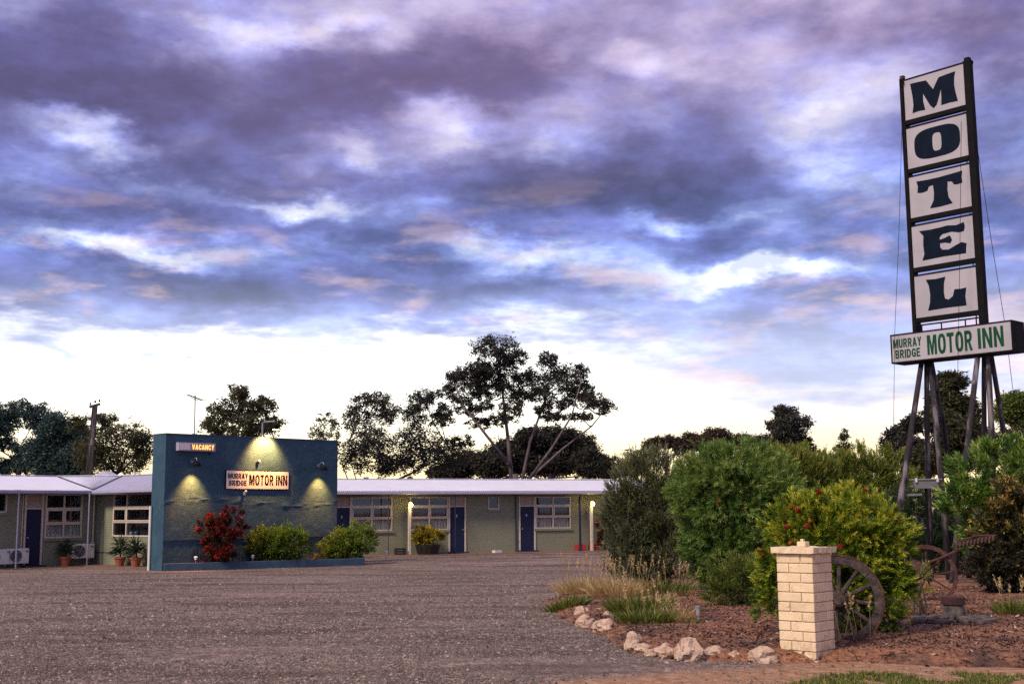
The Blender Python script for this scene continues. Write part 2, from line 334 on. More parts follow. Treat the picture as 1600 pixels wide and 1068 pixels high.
# ------------------------------------------------------------------ mesh helpers
class MB:
    def __init__(s): s.v = []; s.f = []
    def add(s, vs, fs):
        o = len(s.v); s.v += [tuple(p) for p in vs]; s.f += [tuple(i+o for i in q) for q in fs]; return s
    def box(s, x0, x1, y0, y1, z0, z1):
        return s.add([(x, y, z) for z in (z0, z1) for y in (y0, y1) for x in (x0, x1)],
                     [(0, 2, 3, 1), (4, 5, 7, 6), (0, 1, 5, 4), (2, 6, 7, 3), (0, 4, 6, 2), (1, 3, 7, 5)])
    def obox(s, a, b, w, h, up=(0, 0, 1)):
        """bar from a to b with cross-section w (sideways) x h"""
        a, b = Vector(a), Vector(b); d = (b-a).normalized(); u = Vector(up)
        if abs(d.dot(u)) > .95: u = Vector((0, 1, 0))
        sd_ = d.cross(u).normalized(); u = sd_.cross(d).normalized()
        return s.add([p + sd_*w/2*i + u*h/2*j for p in (a, b) for i, j in ((-1, -1), (1, -1), (1, 1), (-1, 1))],
                     [(0, 1, 2, 3), (7, 6, 5, 4), (0, 4, 5, 1), (1, 5, 6, 2), (2, 6, 7, 3), (3, 7, 4, 0)])
    def tube(s, pts, rad, n=6, caps=True):
        pts = [Vector(p) for p in pts]
        if not hasattr(rad, '__len__'): rad = [rad]*len(pts)
        o = len(s.v); ref = Vector((0.31, .17, .93)); prev = None
        for i, p in enumerate(pts):
            d = (pts[min(i+1, len(pts)-1)] - pts[max(i-1, 0)])
            d = d.normalized() if d.length > 1e-9 else Vector((0, 0, 1))
            if prev is None:
                if abs(d.dot(ref)) > .95: ref = Vector((1, 0, 0))
                u = d.cross(ref).normalized()
            else:
                u = (prev - d*prev.dot(d)); u = u.normalized() if u.length > 1e-6 else d.cross(Vector((1, 0, 0))).normalized()
            prev = u; w = d.cross(u)
            for k in range(n):
                t = 2*math.pi*k/n; s.v.append(tuple(p + (u*math.cos(t) + w*math.sin(t))*rad[i]))
        for i in range(len(pts)-1):
            for k in range(n):
                k2 = (k+1) % n; s.f.append((o+i*n+k, o+i*n+k2, o+(i+1)*n+k2, o+(i+1)*n+k))
        if caps: s.f.append(tuple(o+k for k in range(n-1, -1, -1))); s.f.append(tuple(o+(len(pts)-1)*n+k for k in range(n)))
        return s
    def lathe(s, prof, n=16, c=(0, 0, 0)):
        o = len(s.v)
        for r, z in prof:
            for k in range(n):
                t = 2*math.pi*k/n; s.v.append((c[0]+r*math.cos(t), c[1]+r*math.sin(t), c[2]+z))
        for i in range(len(prof)-1):
            for k in range(n):
                k2 = (k+1) % n; s.f.append((o+i*n+k, o+i*n+k2, o+(i+1)*n+k2, o+(i+1)*n+k))
        s.f.append(tuple(o+k for k in range(n-1, -1, -1))); s.f.append(tuple(o+(len(prof)-1)*n+k for k in range(n)))
        return s
    def prism(s, loops, y0, y1):
        """outline(s) in x,z, extruded along y"""
        flat = [p for l in loops for p in l]
        tri = tessellate_polygon([[Vector((p[0], p[1], 0)) for p in l] for l in loops])
        n = len(flat); s0 = len(s.v)
        s.v += [(p[0], y0, p[1]) for p in flat] + [(p[0], y1, p[1]) for p in flat]
        s.f += [tuple(s0+i for i in t) for t in tri] + [tuple(s0+n+i for i in reversed(t)) for t in tri]
        k = 0
        for l in loops:
            m = len(l)
            for i in range(m): a, b = k+i, k+(i+1) % m; s.f.append((s0+a, s0+b, s0+n+b, s0+n+a))
            k += m
        return s
    def mesh(s, name):
        me = bpy.data.meshes.new(name); me.from_pydata(s.v, [], s.f); me.update(); return me
    def build(s, name, m, parent=None, smooth=False, bevel=0, fix=True, **kw):
        me = s.mesh(name)
        if fix or bevel:
            bm = bmesh.new(); bm.from_mesh(me)
            if bevel: bmesh.ops.bevel(bm, geom=list(bm.edges), offset=bevel, segments=1, affect='EDGES', profile=.5)
            bmesh.ops.recalc_face_normals(bm, faces=bm.faces); bm.to_mesh(me); bm.free()
        return link(name, me, m, parent, smooth, **kw)
def link(name, me, m, parent=None, smooth=False, loc=None, rot=None, **kw):
    if m and not me.materials: me.materials.append(MATS[m])
    if smooth: me.polygons.foreach_set('use_smooth', [True]*len(me.polygons))
    o = bpy.data.objects.new(name, me); C.objects.link(o)
    if parent: o.parent = parent
    if loc is not None: o.location = loc
    if rot is not None: o.rotation_euler = rot
    for k, v in kw.items(): o[k] = v
    return o
def thing(name, label, cat, loc=(0, 0, 0), rotz=0, group=None):
    o = bpy.data.objects.new(name, None); C.objects.link(o); o.empty_display_size = .2
    o.location = loc; o.rotation_euler = (0, 0, rotz); o['label'] = label; o['category'] = cat
    if group: o['group'] = group
    return o
def _oval(rx, rz, e, n, rev=False):
    l = [(.5+rx*math.copysign(abs(math.cos(t))**e, math.cos(t)), .5+rz*math.copysign(abs(math.sin(t))**e, math.sin(t))) for t in np.linspace(0, 2*math.pi, n, endpoint=False)]
    return l[::-1] if rev else l
_C = [(1, .64), (.70, .64), (.64, .80), (.5, .84), (.36, .77), (.30, .5), (.36, .23), (.5, .16), (.64, .2), (.70, .37), (1, .37), (.95, .18), (.78, .04), (.5, -.01), (.2, .08), (.03, .32), (0, .5), (.03, .68), (.2, .92), (.5, 1.01), (.8, .94), (.95, .8)]
GLYPH = {   # bold condensed capitals: outline loops in a unit box, and width relative to height
 'M': (.92, [[(0, 0), (0, 1), (.32, 1), (.5, .40), (.68, 1), (1, 1), (1, 0), (.77, 0), (.77, .70), (.59, 0), (.41, 0), (.23, .70), (.23, 0)]]),
 'U': (.66, [[(0, 1), (.31, 1), (.31, .33), (.36, .21), (.5, .16), (.64, .21), (.69, .33), (.69, 1), (1, 1), (1, .33), (.93, .14), (.76, .03), (.5, -.01), (.24, .03), (.07, .14), (0, .33)]]),
 'R': (.70, [[(0, 0), (0, 1), (.6, 1), (.84, .94), (.95, .80), (.95, .64), (.86, .50), (.70, .44), (1, 0), (.66, 0), (.44, .40), (.3, .40), (.3, 0)], [(.3, .57), (.54, .57), (.64, .63), (.64, .77), (.54, .83), (.3, .83)]]),
 'A': (.74, [[(0, 0), (.34, 1), (.66, 1), (1, 0), (.70, 0), (.63, .22), (.37, .22), (.30, 0)], [(.42, .39), (.58, .39), (.5, .72)]]),
 'Y': (.70, [[(0, 1), (.32, 1), (.5, .62), (.68, 1), (1, 1), (.65, .42), (.65, 0), (.35, 0), (.35, .42)]]),
 'B': (.68, [[(0, 0), (0, 1), (.6, 1), (.86, .93), (.94, .75), (.86, .58), (.74, .52), (.92, .43), (1, .27), (.92, .08), (.65, 0)], [(.3, .60), (.54, .60), (.63, .66), (.63, .77), (.54, .83), (.3, .83)], [(.3, .17), (.57, .17), (.68, .24), (.68, .36), (.57, .43), (.3, .43)]]),
 'I': (.22, [[(0, 0), (0, 1), (1, 1), (1, 0)]]),
 'D': (.70, [[(0, 0), (0, 1), (.5, 1), (.8, .92), (.97, .7), (1, .5), (.97, .3), (.8, .08), (.5, 0)], [(.3, .17), (.47, .17), (.63, .26), (.69, .5), (.63, .74), (.47, .83), (.3, .83)]]),
 'G': (.72, [[(1, .66), (.70, .66), (.64, .80), (.5, .84), (.36, .77), (.30, .5), (.36, .23), (.5, .16), (.62, .19), (.70, .27), (.70, .36), (.5, .36), (.5, .53), (1, .53), (1, .14), (.78, .03), (.52, -.01), (.2, .08), (.03, .32), (0, .5), (.03, .68), (.2, .92), (.5, 1.01), (.8, .94), (.95, .8)]]),
 'E': (.60, [[(0, 0), (0, 1), (.97, 1), (.97, .83), (.34, .83), (.34, .6), (.9, .6), (.9, .43), (.34, .43), (.34, .17), (1, .17), (1, 0)]]),
 'O': (.74, [_oval(.5, .51, .8, 28), _oval(.20, .34, .8, 20, True)]),
 'T': (.66, [[(0, 1), (1, 1), (1, .82), (.66, .82), (.66, 0), (.34, 0), (.34, .82), (0, .82)]]),
 'N': (.72, [[(0, 0), (0, 1), (.30, 1), (.72, .36), (.72, 1), (1, 1), (1, 0), (.70, 0), (.28, .64), (.28, 0)]]),
 'V': (.72, [[(0, 1), (.31, 1), (.5, .3), (.69, 1), (1, 1), (.66, 0), (.34, 0)]]),
 'C': (.70, [_C])}
def text_mesh(txt, width, height, bold=0., depth=.004):
    """bold capitals fitted to width x height in x,z, facing -y"""
    gap = .13; tot_ = sum(GLYPH[c][0] for c in txt)+gap*(len(txt)-1); k = width/tot_; x = -width/2; m = MB()
    for c in txt:
        w, loops = GLYPH[c]; m.prism([[(x+u*w*k, v*height) for u, v in l] for l in loops], -depth, 0.); x += (w+gap)*k
    me = m.mesh('lettering'); bm = bmesh.new(); bm.from_mesh(me); bmesh.ops.recalc_face_normals(bm, faces=bm.faces); bm.to_mesh(me); bm.free(); return me
def nrm(a): return a/np.maximum(np.linalg.norm(a, axis=-1, keepdims=True), 1e-9)
def leaf_mesh(name, B, D, L, W, tint, droop=0.):
    """one bent four-cornered blade per row: base B, direction D, length L, width W"""
    n = len(B); D = nrm(D); S = nrm(np.cross(D, rng.normal(size=(n, 3)))); U = np.cross(S, D)
    L = np.broadcast_to(L, (n,))[:, None]; W = np.broadcast_to(W, (n,))[:, None]
    mid = B + D*L*.45 + U*L*.05; tip = B + D*L - np.array([0, 0, 1.])*L*droop
    V = np.stack([B, mid + S*W*.5, tip, mid - S*W*.5], 1).reshape(-1, 3).astype('f')
    me = bpy.data.meshes.new(name); me.vertices.add(4*n); me.vertices.foreach_set('co', V.ravel())
    me.loops.add(4*n); me.loops.foreach_set('vertex_index', np.arange(4*n, dtype='i'))
    me.polygons.add(n); me.polygons.foreach_set('loop_start', np.arange(0, 4*n, 4, dtype='i'))
    me.update(calc_edges=True)
    at_ = me.attributes.new('tint', 'FLOAT', 'POINT'); at_.data.foreach_set('value', np.repeat(np.clip(tint, 0, 1), 4).astype('f'))
    return me
def shoots(P, D, L, k, ll, lw, open_=.7, tint=None, tvar=.15):
    """k leaves spiralling up each shoot that starts at P along D"""
    n = len(P); D = nrm(D); j = np.arange(k); t = (j+.4)/k
    A = nrm(np.cross(D, rng.normal(size=(n, 3)))); Bq = np.cross(D, A)
    L = np.broadcast_to(L, (n,))
    base = P[:, None] + D[:, None]*(L[:, None]*t)[..., None]
    ang = j*2.4 + rng.uniform(0, 6.28, (n, 1)); op = open_*(1-.45*t)[None] + rng.normal(0, .12, (n, k))
    dr = D[:, None]*np.cos(op)[..., None] + (A[:, None]*np.cos(ang)[..., None] + Bq[:, None]*np.sin(ang)[..., None])*np.sin(op)[..., None]
    if tint is None: tint = rng.uniform(.1, .8, n)
    tt = (tint[:, None] + .25*(t[None]-.5) + rng.normal(0, tvar, (n, k)))
    return base.reshape(-1, 3), dr.reshape(-1, 3), ll*rng.uniform(.7, 1.2, n*k), lw*rng.uniform(.8, 1.2, n*k), tt.ravel()
def in_ball(n, shell=.0):
    d = nrm(rng.normal(size=(n, 3))); r = (shell**3 + (1-shell**3)*rng.uniform(0, 1, n))**(1/3); return d*r[:, None], d

# ------------------------------------------------------------------ ground, bed, paths
xs = np.concatenate([-np.geomspace(600, 14, 22), np.linspace(-12, 12, 61), np.geomspace(14, 600, 22)])
ys = np.concatenate([-np.geomspace(1200, 70, 8), np.linspace(-60, 6, 12), np.linspace(7, 60, 107), np.geomspace(62, 1500, 24)])
vs_ = [(x, y, ground_z(x, y) + (.02*mnoise.noise(Vector((x*.5, y*.5, 0))) if 7 < y < 60 and abs(x) < 14 else 0)) for y in ys for x in xs]
nx = len(xs)
fs_ = [(j*nx+i, j*nx+i+1, (j+1)*nx+i+1, (j+1)*nx+i) for j in range(len(ys)-1) for i in range(nx-1)]
MB().add(vs_, fs_).build('ground', 'gravel_yard', smooth=True, fix=False, kind='structure')

BED = [on_ground(*p) for p in ((848, 940), (880, 966), (940, 992), (985, 1018), (1060, 1032), (1140, 1034), (1220, 1036), (1330, 1034), (1440, 1040), (1640, 1046))]
bedp = [(p.x, p.y) for p in BED] + [(9.5, 10.8), (16, 22), (16, 44), (6.5, 44), (3.2, 30)]
def bed_dist(x, y):
    """signed distance to the bed's outline, inside positive"""
    ins, dm = False, 1e9
    for i in range(len(bedp)):
        (x0, y0), (x1, y1) = bedp[i], bedp[(i+1) % len(bedp)]
        if (y0 > y) != (y1 > y) and x < (x1-x0)*(y-y0)/(y1-y0)+x0: ins = not ins
        t = max(0, min(1, ((x-x0)*(x1-x0)+(y-y0)*(y1-y0))/((x1-x0)**2+(y1-y0)**2)))
        dm = min(dm, math.hypot(x-x0-t*(x1-x0), y-y0-t*(y1-y0)))
    return dm if ins else -dm
def bed_z(x, y):
    d = bed_dist(x, y) + .12*mnoise.noise(Vector((x*2.3, y*2.3, 3)))
    return ground_z(x, y) + max(-.12, min(.10, d*.35)) + (.03*mnoise.noise(Vector((x*1.7, y*1.7, 9))) if d > 0 else 0)
m_ = MB(); X = np.arange(0, 16.2, .2); Yy = np.concatenate([np.arange(10.2, 20, .16), np.arange(20, 45, .7)])
m_.add([(x, y, bed_z(x, y)) for y in Yy for x in X], [(j*len(X)+i, j*len(X)+i+1, (j+1)*len(X)+i+1, (j+1)*len(X)+i) for j in range(len(Yy)-1) for i in range(len(X)-1)])
m_.build('garden_soil', 'mulched_soil', smooth=True, fix=False, kind='structure')

# bark chips and twigs over the soil; pebbles over the yard
def scatter(name, n, region, test, size, mat_, label, zf, flat=.35):
    P = []
    while len(P) < n:
        x, y = region(); 
        if test(x, y): P.append((x, y, zf(x, y)))
    P = np.array(P); D = rng.normal(size=(n, 3)); D[:, 2] *= flat; D[:, 2] = abs(D[:, 2])
    me = leaf_mesh(name, P, D, size*rng.lognormal(0, .5, n), size*.55*rng.uniform(.5, 1.3, n), rng.beta(1.6, 2.2, n))
    return link(name, me, mat_, kind='stuff', label=label, category='ground cover')
def near_region(x0, x1, y0, y1):
    def r():
        y = y0*(y1/y0)**random.random(); return random.uniform(x0, x1)*1.0, y
    return r
scatter('mulch', 26000, near_region(.2, 9, 10.4, 24), lambda x, y: bed_dist(x, y) > -.1 and x < y*.46, .035, 'chip', 'brown bark chips and leaf litter strewn over the garden bed', bed_z)
def pebbles(n):
    base = np.array([(1, 0, 0), (-.5, .87, 0), (-.5, -.87, 0), (0, 0, .75), (.1, .1, -.4)]); tri = np.array([(0, 1, 3), (1, 2, 3), (2, 0, 3)])
    y = 9.6*(46/9.6)**(rng.uniform(0, 1, n)**1.5); x = rng.uniform(-.46, .36, n)*y
    keep = np.array([bed_dist(a, b) < -.05 for a, b in zip(x, y)]); x, y = x[keep], y[keep]; n = len(x)
    edge = .62*x - (y-10.1); keep = (edge < .4) | (rng.uniform(0, 1, n) < .12); x, y = x[keep], y[keep]; n = len(x)
    z = np.array([ground_z(a, b) for a, b in zip(x, y)]) + .004
    s = .0075*rng.lognormal(0, .42, n)*np.clip(y/11, 1, 1.6); th = rng.uniform(0, 6.28, n)
    V = base[None]*s[:, None, None]*rng.uniform(.7, 1.3, (n, 5, 3)); c, q = np.cos(th)[:, None], np.sin(th)[:, None]
    V = np.stack([V[..., 0]*c-V[..., 1]*q+x[:, None], V[..., 0]*q+V[..., 1]*c+y[:, None], V[..., 2]+z[:, None]], -1)
    T = (tri[None]+5*np.arange(n)[:, None, None]).reshape(-1)
    me = bpy.data.meshes.new('gravel'); me.vertices.add(5*n); me.vertices.foreach_set('co', V.astype('f').ravel())
    me.loops.add(len(T)); me.loops.foreach_set('vertex_index', T.astype('i')); me.polygons.add(3*n); me.polygons.foreach_set('loop_start', np.arange(0, 9*n, 3, dtype='i'))
    me.update(calc_edges=True); a = me.attributes.new('tint', 'FLOAT', 'POINT'); a.data.foreach_set('value', np.repeat(rng.beta(2, 2.2, n), 5).astype('f'))
    link('gravel', me, 'pebble', kind='stuff', label='loose grey and mauve gravel stones across the car yard', category='gravel')
pebbles(130000)

# ------------------------------------------------------------------ motel wings
def along(px, o, ang, z=.5):
    """distance along a wall line (origin o, heading ang) at which it crosses photo column px"""
    lo, hi = -4., 24.
    for _ in range(50):
        m = (lo+hi)/2; p = Vector((o[0]+math.cos(ang)*m, o[1]+math.sin(ang)*m, z)) - Vector((0, 0, CZ))
        d = p.dot(Fv); v, u = p.dot(R2)/d, p.dot(U2)/d
        if 800+F*v < px: lo = m
        else: hi = m
    return (lo+hi)/2
GZ = -.58
def curtain(x0, x1, z0, z1, y, amp=.03, per=.14):
    n = max(6, int((x1-x0)/per*4)); vs, fs = [], []
    for i in range(n+1):
        x = x0+(x1-x0)*i/n; yy = y + amp*math.sin(i*math.pi/2+.6*math.sin(i)) + random.uniform(-.006, .006); vs += [(x, yy, z0), (x, yy+random.uniform(-.01, .01), z1)]
        if i: fs.append((2*i-2, 2*i, 2*i+1, 2*i-1))
    return MB().add(vs, fs)
def window(par, x0, x1, z0, zm, z1, z2, curt=True, split=.5, sill=True):
    """three rows of two panes: fixed bottom lights, opening sashes, transom lights up to the soffit"""
    fr = MB(); t = .055; xm = x0+(x1-x0)*split
    for a, b in ((x0, x0+t), (xm-t/2, xm+t/2), (x1-t, x1)): fr.box(a, b, -.03, .07, z0, z2)
    for z, h in ((z0, .06), (zm-.03, .06), (z1-.04, .08), (z2-.04, .04)):
        for a, b in ((x0+t, xm-t/2), (xm+t/2, x1-t)): fr.box(a, b, -.027, .067, z, z+h)
    w = fr.build('window', 'cream_trim', par)
    for a, b in ((x0+t, xm-t/2), (xm+t/2, x1-t)):
        s = MB(); q = .045                                             # opening sash, proud of the frame
        s.box(a, b, -.05, -.028, zm+.03, zm+.03+q); s.box(a, b, -.05, -.028, z1-.04-q, z1-.04)
        s.box(a, a+q, -.05, -.028, zm+.03+q, z1-.04-q); s.box(b-q, b, -.05, -.028, zm+.03+q, z1-.04-q)
        s.build('sash', 'cream_trim', w)
        for c0, c1 in ((z0+.06, zm-.03), (zm+.03, z1-.04), (z1+.04, z2-.04)): MB().box(a, b, .02, .026, c0, c1).build('pane', 'glass', w)
        if curt:
            curtain(a-.02, b+.02, z0+.02, zm-.0, .11).build('curtain', 'curtain_white', w, fix=False)
            curtain(a-.02, b+.02, zm, z2, .12).build('curtain', 'curtain_dim', w, fix=False)
    if sill: MB().box(x0-.06, x1+.06, -.07, .0, z0-.10, z0-.004).build('sill', 'sage_brick', w)
    return w
def door(par, x0, x1, z0, z1, z2, num=None, frame=.07, handle=1):
    d = MB().box(x0, x1, -.0, .045, z0, z1).build('door', 'navy_door', par)
    f = MB(); f.box(x0-frame, x0, -.04, .08, z0, z2).box(x1, x1+frame, -.04, .08, z0, z2).box(x0, x1, -.038, .078, z1, z1+.05)
    f.build('door_frame', 'cream_trim', d)
    MB().box(x0, x1, .0, .03, z1+.05, z2).build('transom_panel', 'beige_panel', d)
    hx = x1-.09 if handle > 0 else x0+.09
    MB().lathe([(.0, 0), (.03, 0), (.03, .012), (.012, .02), (.012, .05), (.027, .055), (.027, .075), (.0, .08)], 10).build('door_handle', 'galvanised', d, loc=(hx, 0, z0+1.0), rot=(R(90), 0, 0))
    MB().box(x0-.12, x1+.12, -.34, -.045, GZ-.1, z0-.01).build('door_step', 'navy_dark', d, bevel=.01)
    if num: MB().box((x0+x1)/2-.06, (x0+x1)/2+.01, -.006, -.001, z0+1.58, z0+1.70).build('door_plate', 'gutter', d)   # too small to read in the photograph
    return d
def wall_with_openings(par, L, top, openings, thick=.22, x_start=0.):
    """painted brickwork in separate piers, aprons and heads round the openings"""
    w = MB(); x = x_start; z0 = GZ-.3
    for (a, b, lo, hi) in sorted(openings):
        if a > x: w.box(x, a, 0, thick, z0, top)
        if lo > z0: w.box(a, b, 0, thick, z0, lo)
        if hi < top: w.box(a, b, 0, thick, hi, top)
        x = b
    if x < L: w.box(x, L, 0, thick, z0, top)
    o = w.build('wall', 'sage_brick', par)
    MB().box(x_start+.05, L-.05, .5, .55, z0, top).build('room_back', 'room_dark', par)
    return o
def corrugated(par, corners, name='roof', pitch=.09, amp=.012):
    """ribbed sheet over a quad eave0, eave1, ridge1, ridge0"""
    e0, e1, r1, r0 = [Vector(c) for c in corners]; n = int(max((e1-e0).length, (r1-r0).length)/pitch*2)
    up = (e1-e0).cross(r0-e0 if (r0-e0).length > .1 else r1-e0).normalized()
    if up.z < 0: up = -up
    vs, fs = [], []
    for i in range(n+1):
        t = i/n; o = up*(amp if i % 2 else -amp); a, b = e0.lerp(e1, t)+o, r0.lerp(r1, t)+o; vs += [a, b]
        if i: fs.append((2*i-2, 2*i, 2*i+1, 2*i-1))
    return MB().add(vs, fs).build(name, 'roof_metal', par, fix=False)

# far wing, running away to the right behind the bushes
FO, FA = (-7.873, 54.891), .40
fw = thing('motel_wing', 'long far motel wing with sage brick walls, navy doors and pale metal roof', 'motel wing', (FO[0], FO[1], 0), FA, 'wings of the motel')
fx = lambda zx: along(500+zx*.2875, FO, FA)
WZ0, WZM, WZ1, WZ2 = .51, 1.06, 1.61, 2.02
wins = [(fx(168), fx(392)), (fx(488), fx(697)), (fx(1170), fx(1363))]
drs = [(fx(80), fx(160), 1), (fx(706), fx(785), 1), (fx(1088), fx(1163), -1)]
ops = [(a, b, WZ0, WZ2) for a, b in wins] + [(a-.07, b+.07, GZ-.3, WZ2) for a, b, _ in drs] + [(fx(914), fx(974), 1.43, WZ2)]
wall_with_openings(fw, 19., 2.14, ops, x_start=-4.)
for a, b in wins: window(fw, a, b, WZ0, WZM, WZ1, WZ2)
for i, (a, b, h) in enumerate(drs): door(fw, a, b, GZ+.09, 1.56, WZ2, True, handle=h)
a, b = fx(914), fx(974); sm = MB()
for q in ((a, a+.05, 1.43, WZ2), (b-.05, b, 1.43, WZ2), (a+.05, b-.05, 1.43, 1.49)): sm.box(q[0], q[1], -.03, .06, q[2], q[3])
smw = sm.build('window', 'cream_trim', fw); MB().box(a+.05, b-.05, .02, .026, 1.49, WZ2).build('pane', 'glass', smw); MB().box(a-.04, b+.04, -.05, -.002, 1.33, 1.425).build('sill', 'sage_brick', smw)
EV, EZ, RZ, RD = -.62, 2.13, 2.93, 3.9
corrugated(fw, ((-4, EV-.06, EZ+.15), (19, EV-.06, EZ+.15), (19, RD, RZ), (-4, RD, RZ)))
MB().add([(x, y, z) for x in (-4, 19) for y, z in ((RD, RZ), (RD+4.6, EZ+.1), (RD+4.6, EZ), (RD, RZ-.06))], [(0, 4, 5, 1), (1, 5, 6, 2), (3, 2, 6, 7), (0, 3, 7, 4)]).build('rear_roof', 'roof_metal', fw, fix=False)
MB().obox((-4, RD, RZ+.03), (19, RD, RZ+.03), .30, .03).build('ridge_cap', 'roof_metal', fw)
MB().box(-4, 19, EV-.12, EV, EZ, EZ+.12).build('gutter', 'gutter', fw, bevel=.02)
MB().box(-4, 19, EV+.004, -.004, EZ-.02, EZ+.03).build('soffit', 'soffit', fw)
MB().box(-4, 19, -1.6, -.001, GZ-.2, GZ+.025).build('walkway', 'paving', fw)
for zx, r, m, y in ((352, .022, 'fan_dark', -.55), (715, .02, 'navy_dark', -.5), (1062, .03, 'navy_dark', -.06), (1391, .055, 'navy_door', -.45)):
    x = fx(zx); pts = [(x, y, GZ), (x, y, EZ-.0)] if zx != 1391 else [(x, -.45, GZ+.04), (x, -.45, EZ-.25), (x, -.58, EZ+.02)]
    MB().tube(pts, r, 8).build('downpipe', m, fw)
MB().box(fx(1391)-.09, fx(1391)+.09, -.55, -.32, GZ+.02, GZ+.10).build('pipe_shoe', 'navy_door', fw, bevel=.02)
def place(o, ang, a, back, z=0.): return Vector((o[0]+math.cos(ang)*a-math.sin(ang)*back, o[1]+math.sin(ang)*a+math.cos(ang)*back, z))
for zx, lab in ((467, 'lit porch lamp on cream post beside the golden shrub in a tub'), (1450, 'lit porch lamp on cream post beside the red crates')):
    x = fx(zx); t = thing('porch_lamp', lab, 'porch lamp', place(FO, FA, x, -.52, GZ), FA, 'porch lamps of the far wing')
    MB().box(-.06, .06, -.06, .06, -.1, 2.16).build('post', 'cream_trim', t, bevel=.008)
    MB().obox((0, -.06, 2.34), (0, .06, 2.40), .1, .05).build('lamp_bracket', 'galvanised', t)
    MB().lathe([(.0, 0), (.05, .01), (.085, .07), (.085, .13), (.05, .19), (.0, .2)], 12).build('globe', 'lamp_glow', t, smooth=True, loc=(.02, -.14, 2.14))
    lp = bpy.data.lights.new('bulb', 'POINT'); lp.energy = 5; lp.color = (1, .72, .25); lp.shadow_soft_size = .09
    lo = bpy.data.objects.new('bulb', lp); C.objects.link(lo); lo.parent = t; lo.location = (.02, -.28, 2.2)

# near wing at the left edge: two runs meeting in an inner corner
A0, A1 = on_ground(-60, 890.5), on_ground(147, 882)
B1 = on_ground(240, 885.5)
LA = math.atan2(A1.y-A0.y, A1.x-A0.x); LB = math.atan2(B1.y-A1.y, B1.x-A1.x)
LL = math.hypot(A1.x-A0.x, A1.y-A0.y); LBL = math.hypot(B1.x-A1.x, B1.y-A1.y)+2.0
lw_ = thing('motel_wing', 'near motel wing at the left edge with air conditioners on its wall', 'motel wing', (A0.x, A0.y, 0), LA, 'wings of the motel')
ow_ = thing('motel_wing', 'short office wing of the motel joining the teal entrance wall', 'motel wing', (A1.x, A1.y, 0), LB, 'wings of the motel')
lx = lambda px: along(px, A0, LA)
ox = lambda px: along(px, A1, LB)
def zat(px, py, o, ang):
    a = along(px, o, ang); p = place(o, ang, a, 0); return at(px, py, p.y).z
lz = lambda py: zat(95, py, A0, LA)
oz = lambda py: zat(200, py, A1, LB)
ez = zat(60, 770, A0, LA)-.02; top1 = ez+.06
d0, d1 = lx(39), lx(63); w0, w1 = lx(65.5), lx(127)
wz = (lz(840), lz(818), lz(794), ez-.02)
wall_with_openings(lw_, LL, top1, [(d0-.07, d1+.07, GZ-.3, wz[3]), (w0+.08, w1, wz[0], wz[3]), (lx(-14), lx(8), lz(800), wz[3])])
door(lw_, d0, d1, GZ+.09, lz(795), wz[3], handle=-1)
window(lw_, w0+.08, w1, *wz)
sm = MB(); a, b = lx(-14), lx(8)
for q in ((a, a+.05, lz(800), wz[3]), (b-.05, b, lz(800), wz[3]), (a+.05, b-.05, lz(800), lz(800)+.06)): sm.box(q[0], q[1], -.03, .06, q[2], q[3])
smw = sm.build('window', 'cream_trim', lw_); MB().box(a+.05, b-.05, .02, .026, lz(800)+.06, wz[3]).build('pane', 'glass', smw); MB().box(a-.04, b+.04, -.05, -.002, lz(800)-.1, lz(800)-.005).build('sill', 'sage_brick', smw)
wz2 = (oz(838), oz(815), oz(792), ez-.02)
wall_with_openings(ow_, LBL, top1, [(ox(176), ox(249), wz2[0], wz2[3])])
ww = window(ow_, ox(176), ox(249), *wz2, curt=False, split=.30, sill=False)
curtain(ox(193), ox(249), wz2[0], wz2[3], .3).build('curtain', 'curtain_dim', ww, fix=False)
# roof over both runs: two slopes and the triangle between their flashings
Mw, Mo = Matrix.Translation(lw_.location) @ Matrix.Rotation(LA, 4, 'Z'), Matrix.Translation(ow_.location) @ Matrix.Rotation(LB, 4, 'Z')
inner = place(A1, (LA+LB)/2, 0, -.6, ez+.13)
rz_ = ez + .95
def ridge_pt(px, py):                                    # where a sight line meets the ridge's height
    d = ray(px, py); k = (rz_-CZ)/d.z; return Vector((0, 0, CZ)) + d*k
P1, P2 = ridge_pt(88, 742.5), ridge_pt(192, 742.5)
P1.y = P2.y = min(max(P1.y, A1.y+2.5), A1.y+4.5)
P1, P2 = at(88, 743, P1.y), at(192, 744.5, P2.y); P1.z = P2.z = (P1.z+P2.z)/2
E0, E1 = Mw @ Vector((-3, -.66, ez+.13)), Mo @ Vector((LBL, -.66, ez+.13))
Q0 = P1 + (E0-inner); Q0.z = P1.z
Q1 = P2 + (E1-inner); Q1.z = P2.z
for par, M, cs in ((lw_, Mw, (E0, inner, P1, Q0)), (lw_, Mw, (inner, inner+Vector((.02, 0, 0)), P2, P1)), (ow_, Mo, (inner, E1, Q1, P2))):
    Mi = M.inverted(); corrugated(par, [Mi @ c for c in cs])
    MB().obox(Mi @ (cs[3]+Vector((0, 0, .03))), Mi @ (cs[2]+Vector((0, 0, .03))), .26, .03).build('ridge_cap', 'roof_metal', par)
for P in (P1, P2):
    Mi = Mw.inverted(); MB().obox(Mi @ (inner+Vector((0, 0, .03))), Mi @ (P+Vector((0, 0, .03))), .09, .02).build('valley_flashing', 'flashing', lw_)
Mi = Mw.inverted(); gi = Mi @ inner; e0 = Mi @ E0
MB().obox((e0.x, e0.y-.05, ez+.06), (gi.x, gi.y-.05, ez+.06), .12, .13).build('gutter', 'gutter', lw_, bevel=.02)
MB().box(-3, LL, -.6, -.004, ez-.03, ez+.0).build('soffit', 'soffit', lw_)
Mi = Mo.inverted(); gi = Mi @ inner
